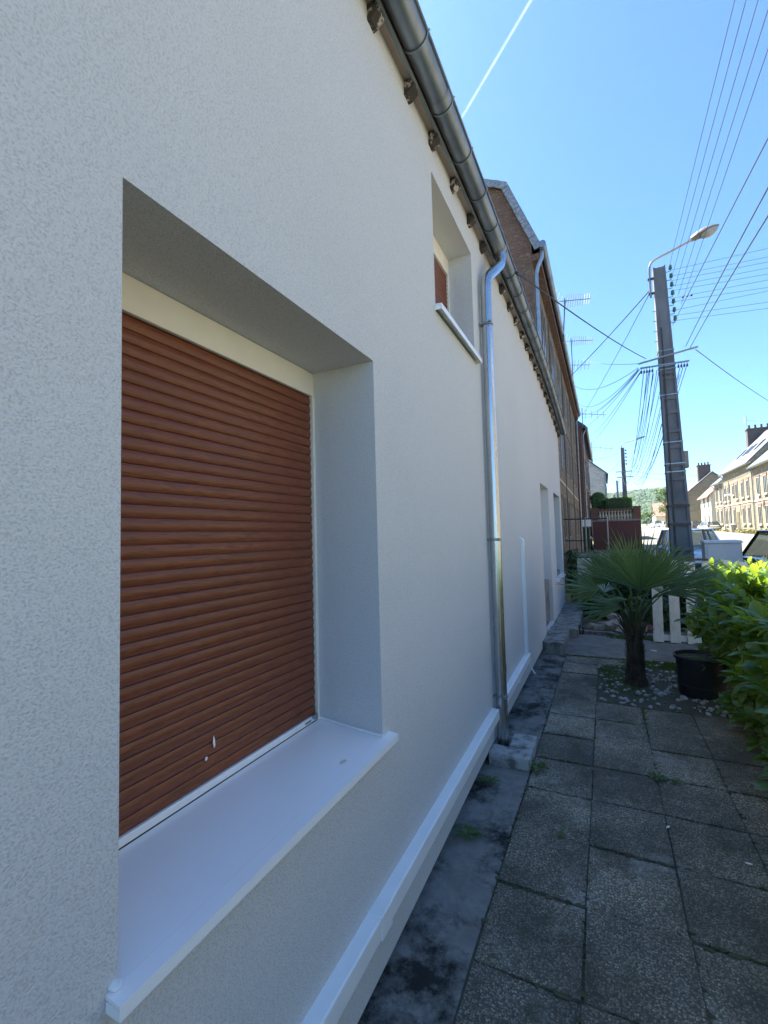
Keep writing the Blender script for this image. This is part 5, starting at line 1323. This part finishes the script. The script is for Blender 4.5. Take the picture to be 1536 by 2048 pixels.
for k in range(420): tuft(random.uniform(.1, 1.3), random.uniform(6.55, 6.98), 5, .03, .03)
for k in range(160): tuft(random.uniform(-.15, .25), random.uniform(5.5, 6.6), 5, .03, .03)
for k in range(60): tuft(OX+SW*2+random.gauss(0,.012), random.uniform(4.3, 5.2), 6, .018, .014)
for k in range(160): tuft(random.uniform(-.58, .9), 6.93+random.gauss(0,.012), 5, .025, .02)
for k in range(160): tuft(random.uniform(.0, 1.0), 8.30+random.gauss(0,.05), 5, .05, .03)
tag(stuff(q.build('joint_weeds', M['weed'])), 'moss and short weeds growing in the paving joints', 'weeds')
random.seed(91); q = MB()      # cushions of moss and dirt in the joints
for k in range(1100):
    if random.random() < .7: x, y = random.uniform(-.57, 1.5), OY+SL*random.randint(-8, 7)+random.gauss(0, .006)
    else: x, y = OX+SW*random.randint(0, 4)+random.gauss(0, .005), random.uniform(.5, 5.2)
    if noise.noise(Vector((x*1.9, y*1.9, 7))) < -.12: continue
    if y > 5.2 and x > -.1: continue
    r = random.uniform(.005, .016); q.lump((x, y, -.006), (r*random.uniform(.7, 2.2), r*.75, .0075), 1, .7, k % 19)
tag(stuff(q.build('joint_moss', M['moss'], None, True)), 'dark moss and dirt lining the joints between the slabs', 'moss')
def weed(label, x, y, n, L, seed, group=None):
    random.seed(seed); q = MB()
    for k in range(n):
        a = 2*math.pi*k/n+random.uniform(-.3, .3); l = L*random.uniform(.6, 1.1); o_ = Vector((math.cos(a), math.sin(a), 0)); w_ = Vector((-o_.y, o_.x, 0)); p = Vector((x, y, .004)); el = random.uniform(.15, .9)
        for (t0, k0), (t1, k1) in zip(((0,.15),(.35,.7),(.7,1)), ((.35,.7),(.7,1),(1,.1))):
            A = p+o_*l*t0+Vector((0,0,l*el*t0*(1.3-t0))); B = p+o_*l*t1+Vector((0,0,l*el*t1*(1.3-t1))); q.face([A-w_*l*.14*k0, A+w_*l*.14*k0, B+w_*l*.14*k1, B-w_*l*.14*k1])
    return tag(q.build('weed', M['weed'], None), label, 'weed', group)
weed('leafy weed beside the concrete block of the downpipe', -.545, 3.55, 16, .11, 1)
weed('small weed at the foot of the wall, nearer the window', -.80, 2.62, 12, .09, 2)
weed('dark weed against the wall base before the concrete block', -.81, 3.22, 12, .09, 6)
weed('low weed in a slab joint, in the middle of the paving', .25, 3.74, 14, .07, 3)
weed('tiny weed in a joint near the strip of concrete', -.30, 2.83, 9, .05, 4)
weed('low weed farther right in the slab joint', .36, 3.72, 10, .055, 5)
# fallen leaves and small litter
random.seed(23)
for k, (x, y, s, lab) in enumerate([(.93,3.33,.055,'brown fallen leaf nearest the hedge'),(.80,3.16,.045,'curled tan leaf on the paving'),(.94,2.45,.05,'brown leaf at the right edge of the paving'),(.35,4.50,.035,'tiny tan leaf between slabs'),(.60,3.55,.03,'small dry leaf in the middle of a slab')]):
    o = link('fallen_leaf', leaf_me.copy(), None, mw=Matrix.Translation((x, y, .014)) @ Matrix.Rotation(k*1.7, 4, 'Z') @ Matrix.Rotation(.25, 4, 'Y') @ Matrix.Diagonal((s*1.6, s, s*2, 1))); o.data.materials[0] = M['fallen']; tag(o, lab, 'leaf')
for k, (x, y, l, lab) in enumerate([(.59,2.98,.018,'white chip of render on the paving near the hedge'),(.25,3.15,.020,'white chip of render in the middle of the paving'),(.62,2.30,.014,'small white chip on a near slab'),(.55,7.55,.05,'white sliver lying on the garden path')]):
    q = MB(); q.lump((0,0,0), (l, l*.35, l*.2), 1, .5, k); o = q.build('render_chip', M['pvc']); o.location = (x, y, .008); o.rotation_euler = (0, 0, k*.9); tag(o, lab, 'chip')

# ================================================================== vapour trail high in the sky
m, nt, b_, out = mat_new('vapour_trail')
b_.inputs['Base Color'].default_value = (.9,.92,.95,1); b_.inputs['Roughness'].default_value = 1; b_.inputs['Specular IOR Level'].default_value = 0
tl = N(nt, 'ShaderNodeBsdfTranslucent'); tl.inputs[0].default_value = (.9,.92,.95,1); tp = N(nt, 'ShaderNodeBsdfTransparent')
m1 = N(nt, 'ShaderNodeMixShader'); m1.inputs[0].default_value = .5; nt.links.new(b_.outputs[0], m1.inputs[1]); nt.links.new(tl.outputs[0], m1.inputs[2])
m2 = N(nt, 'ShaderNodeMixShader'); nt.links.new(tp.outputs[0], m2.inputs[1]); nt.links.new(m1.outputs[0], m2.inputs[2])
nt.links.new(ramp(nt, nz(nt, pos(nt), .03, 6), [(.3, (.012,.012,.012)), (.75, (.055,.055,.055))]), m2.inputs[0]); nt.links.new(m2.outputs[0], out.inputs[0])
A, B = Vector((-260, 777, 700)), Vector((300, 259, 700)); pts = [A.lerp(B, k/80) for k in range(81)]; q = MB()
q.tube([p+Vector((0,0,noise.noise(Vector((k*.5,0,0)))*.5)) for k, p in enumerate(pts)], [3.1*.75+.5*noise.noise(Vector((k*.7, 4, 0))) for k in range(81)], 10)
q.tube(pts, [2.0+.5*noise.noise(Vector((k*.9, 9, 0))) for k in range(81)], 10); q.tube(pts, 1.1, 8)
tag(q.build('vapour_trail', m, None, True), 'thin white vapour trail across the blue sky', 'contrail')

# ================================================================== air
m = bpy.data.materials.new('haze'); m.use_nodes = True; nt = m.node_tree; nt.nodes.clear(); out = nt.nodes.new('ShaderNodeOutputMaterial')
pv = nt.nodes.new('ShaderNodeVolumePrincipled'); pv.inputs['Color'].default_value = (.80,.90,1,1); pv.inputs['Density'].default_value = 0.0001; pv.inputs['Anisotropy'].default_value = .3
nt.links.new(pv.outputs[0], out.inputs['Volume'])
q = MB(); q.box(-1210, 1810, -310, 1510, -2, 125); hz = q.build('haze', m); stuff(hz); tag(hz, 'pale summer haze over the far hillside', 'haze')
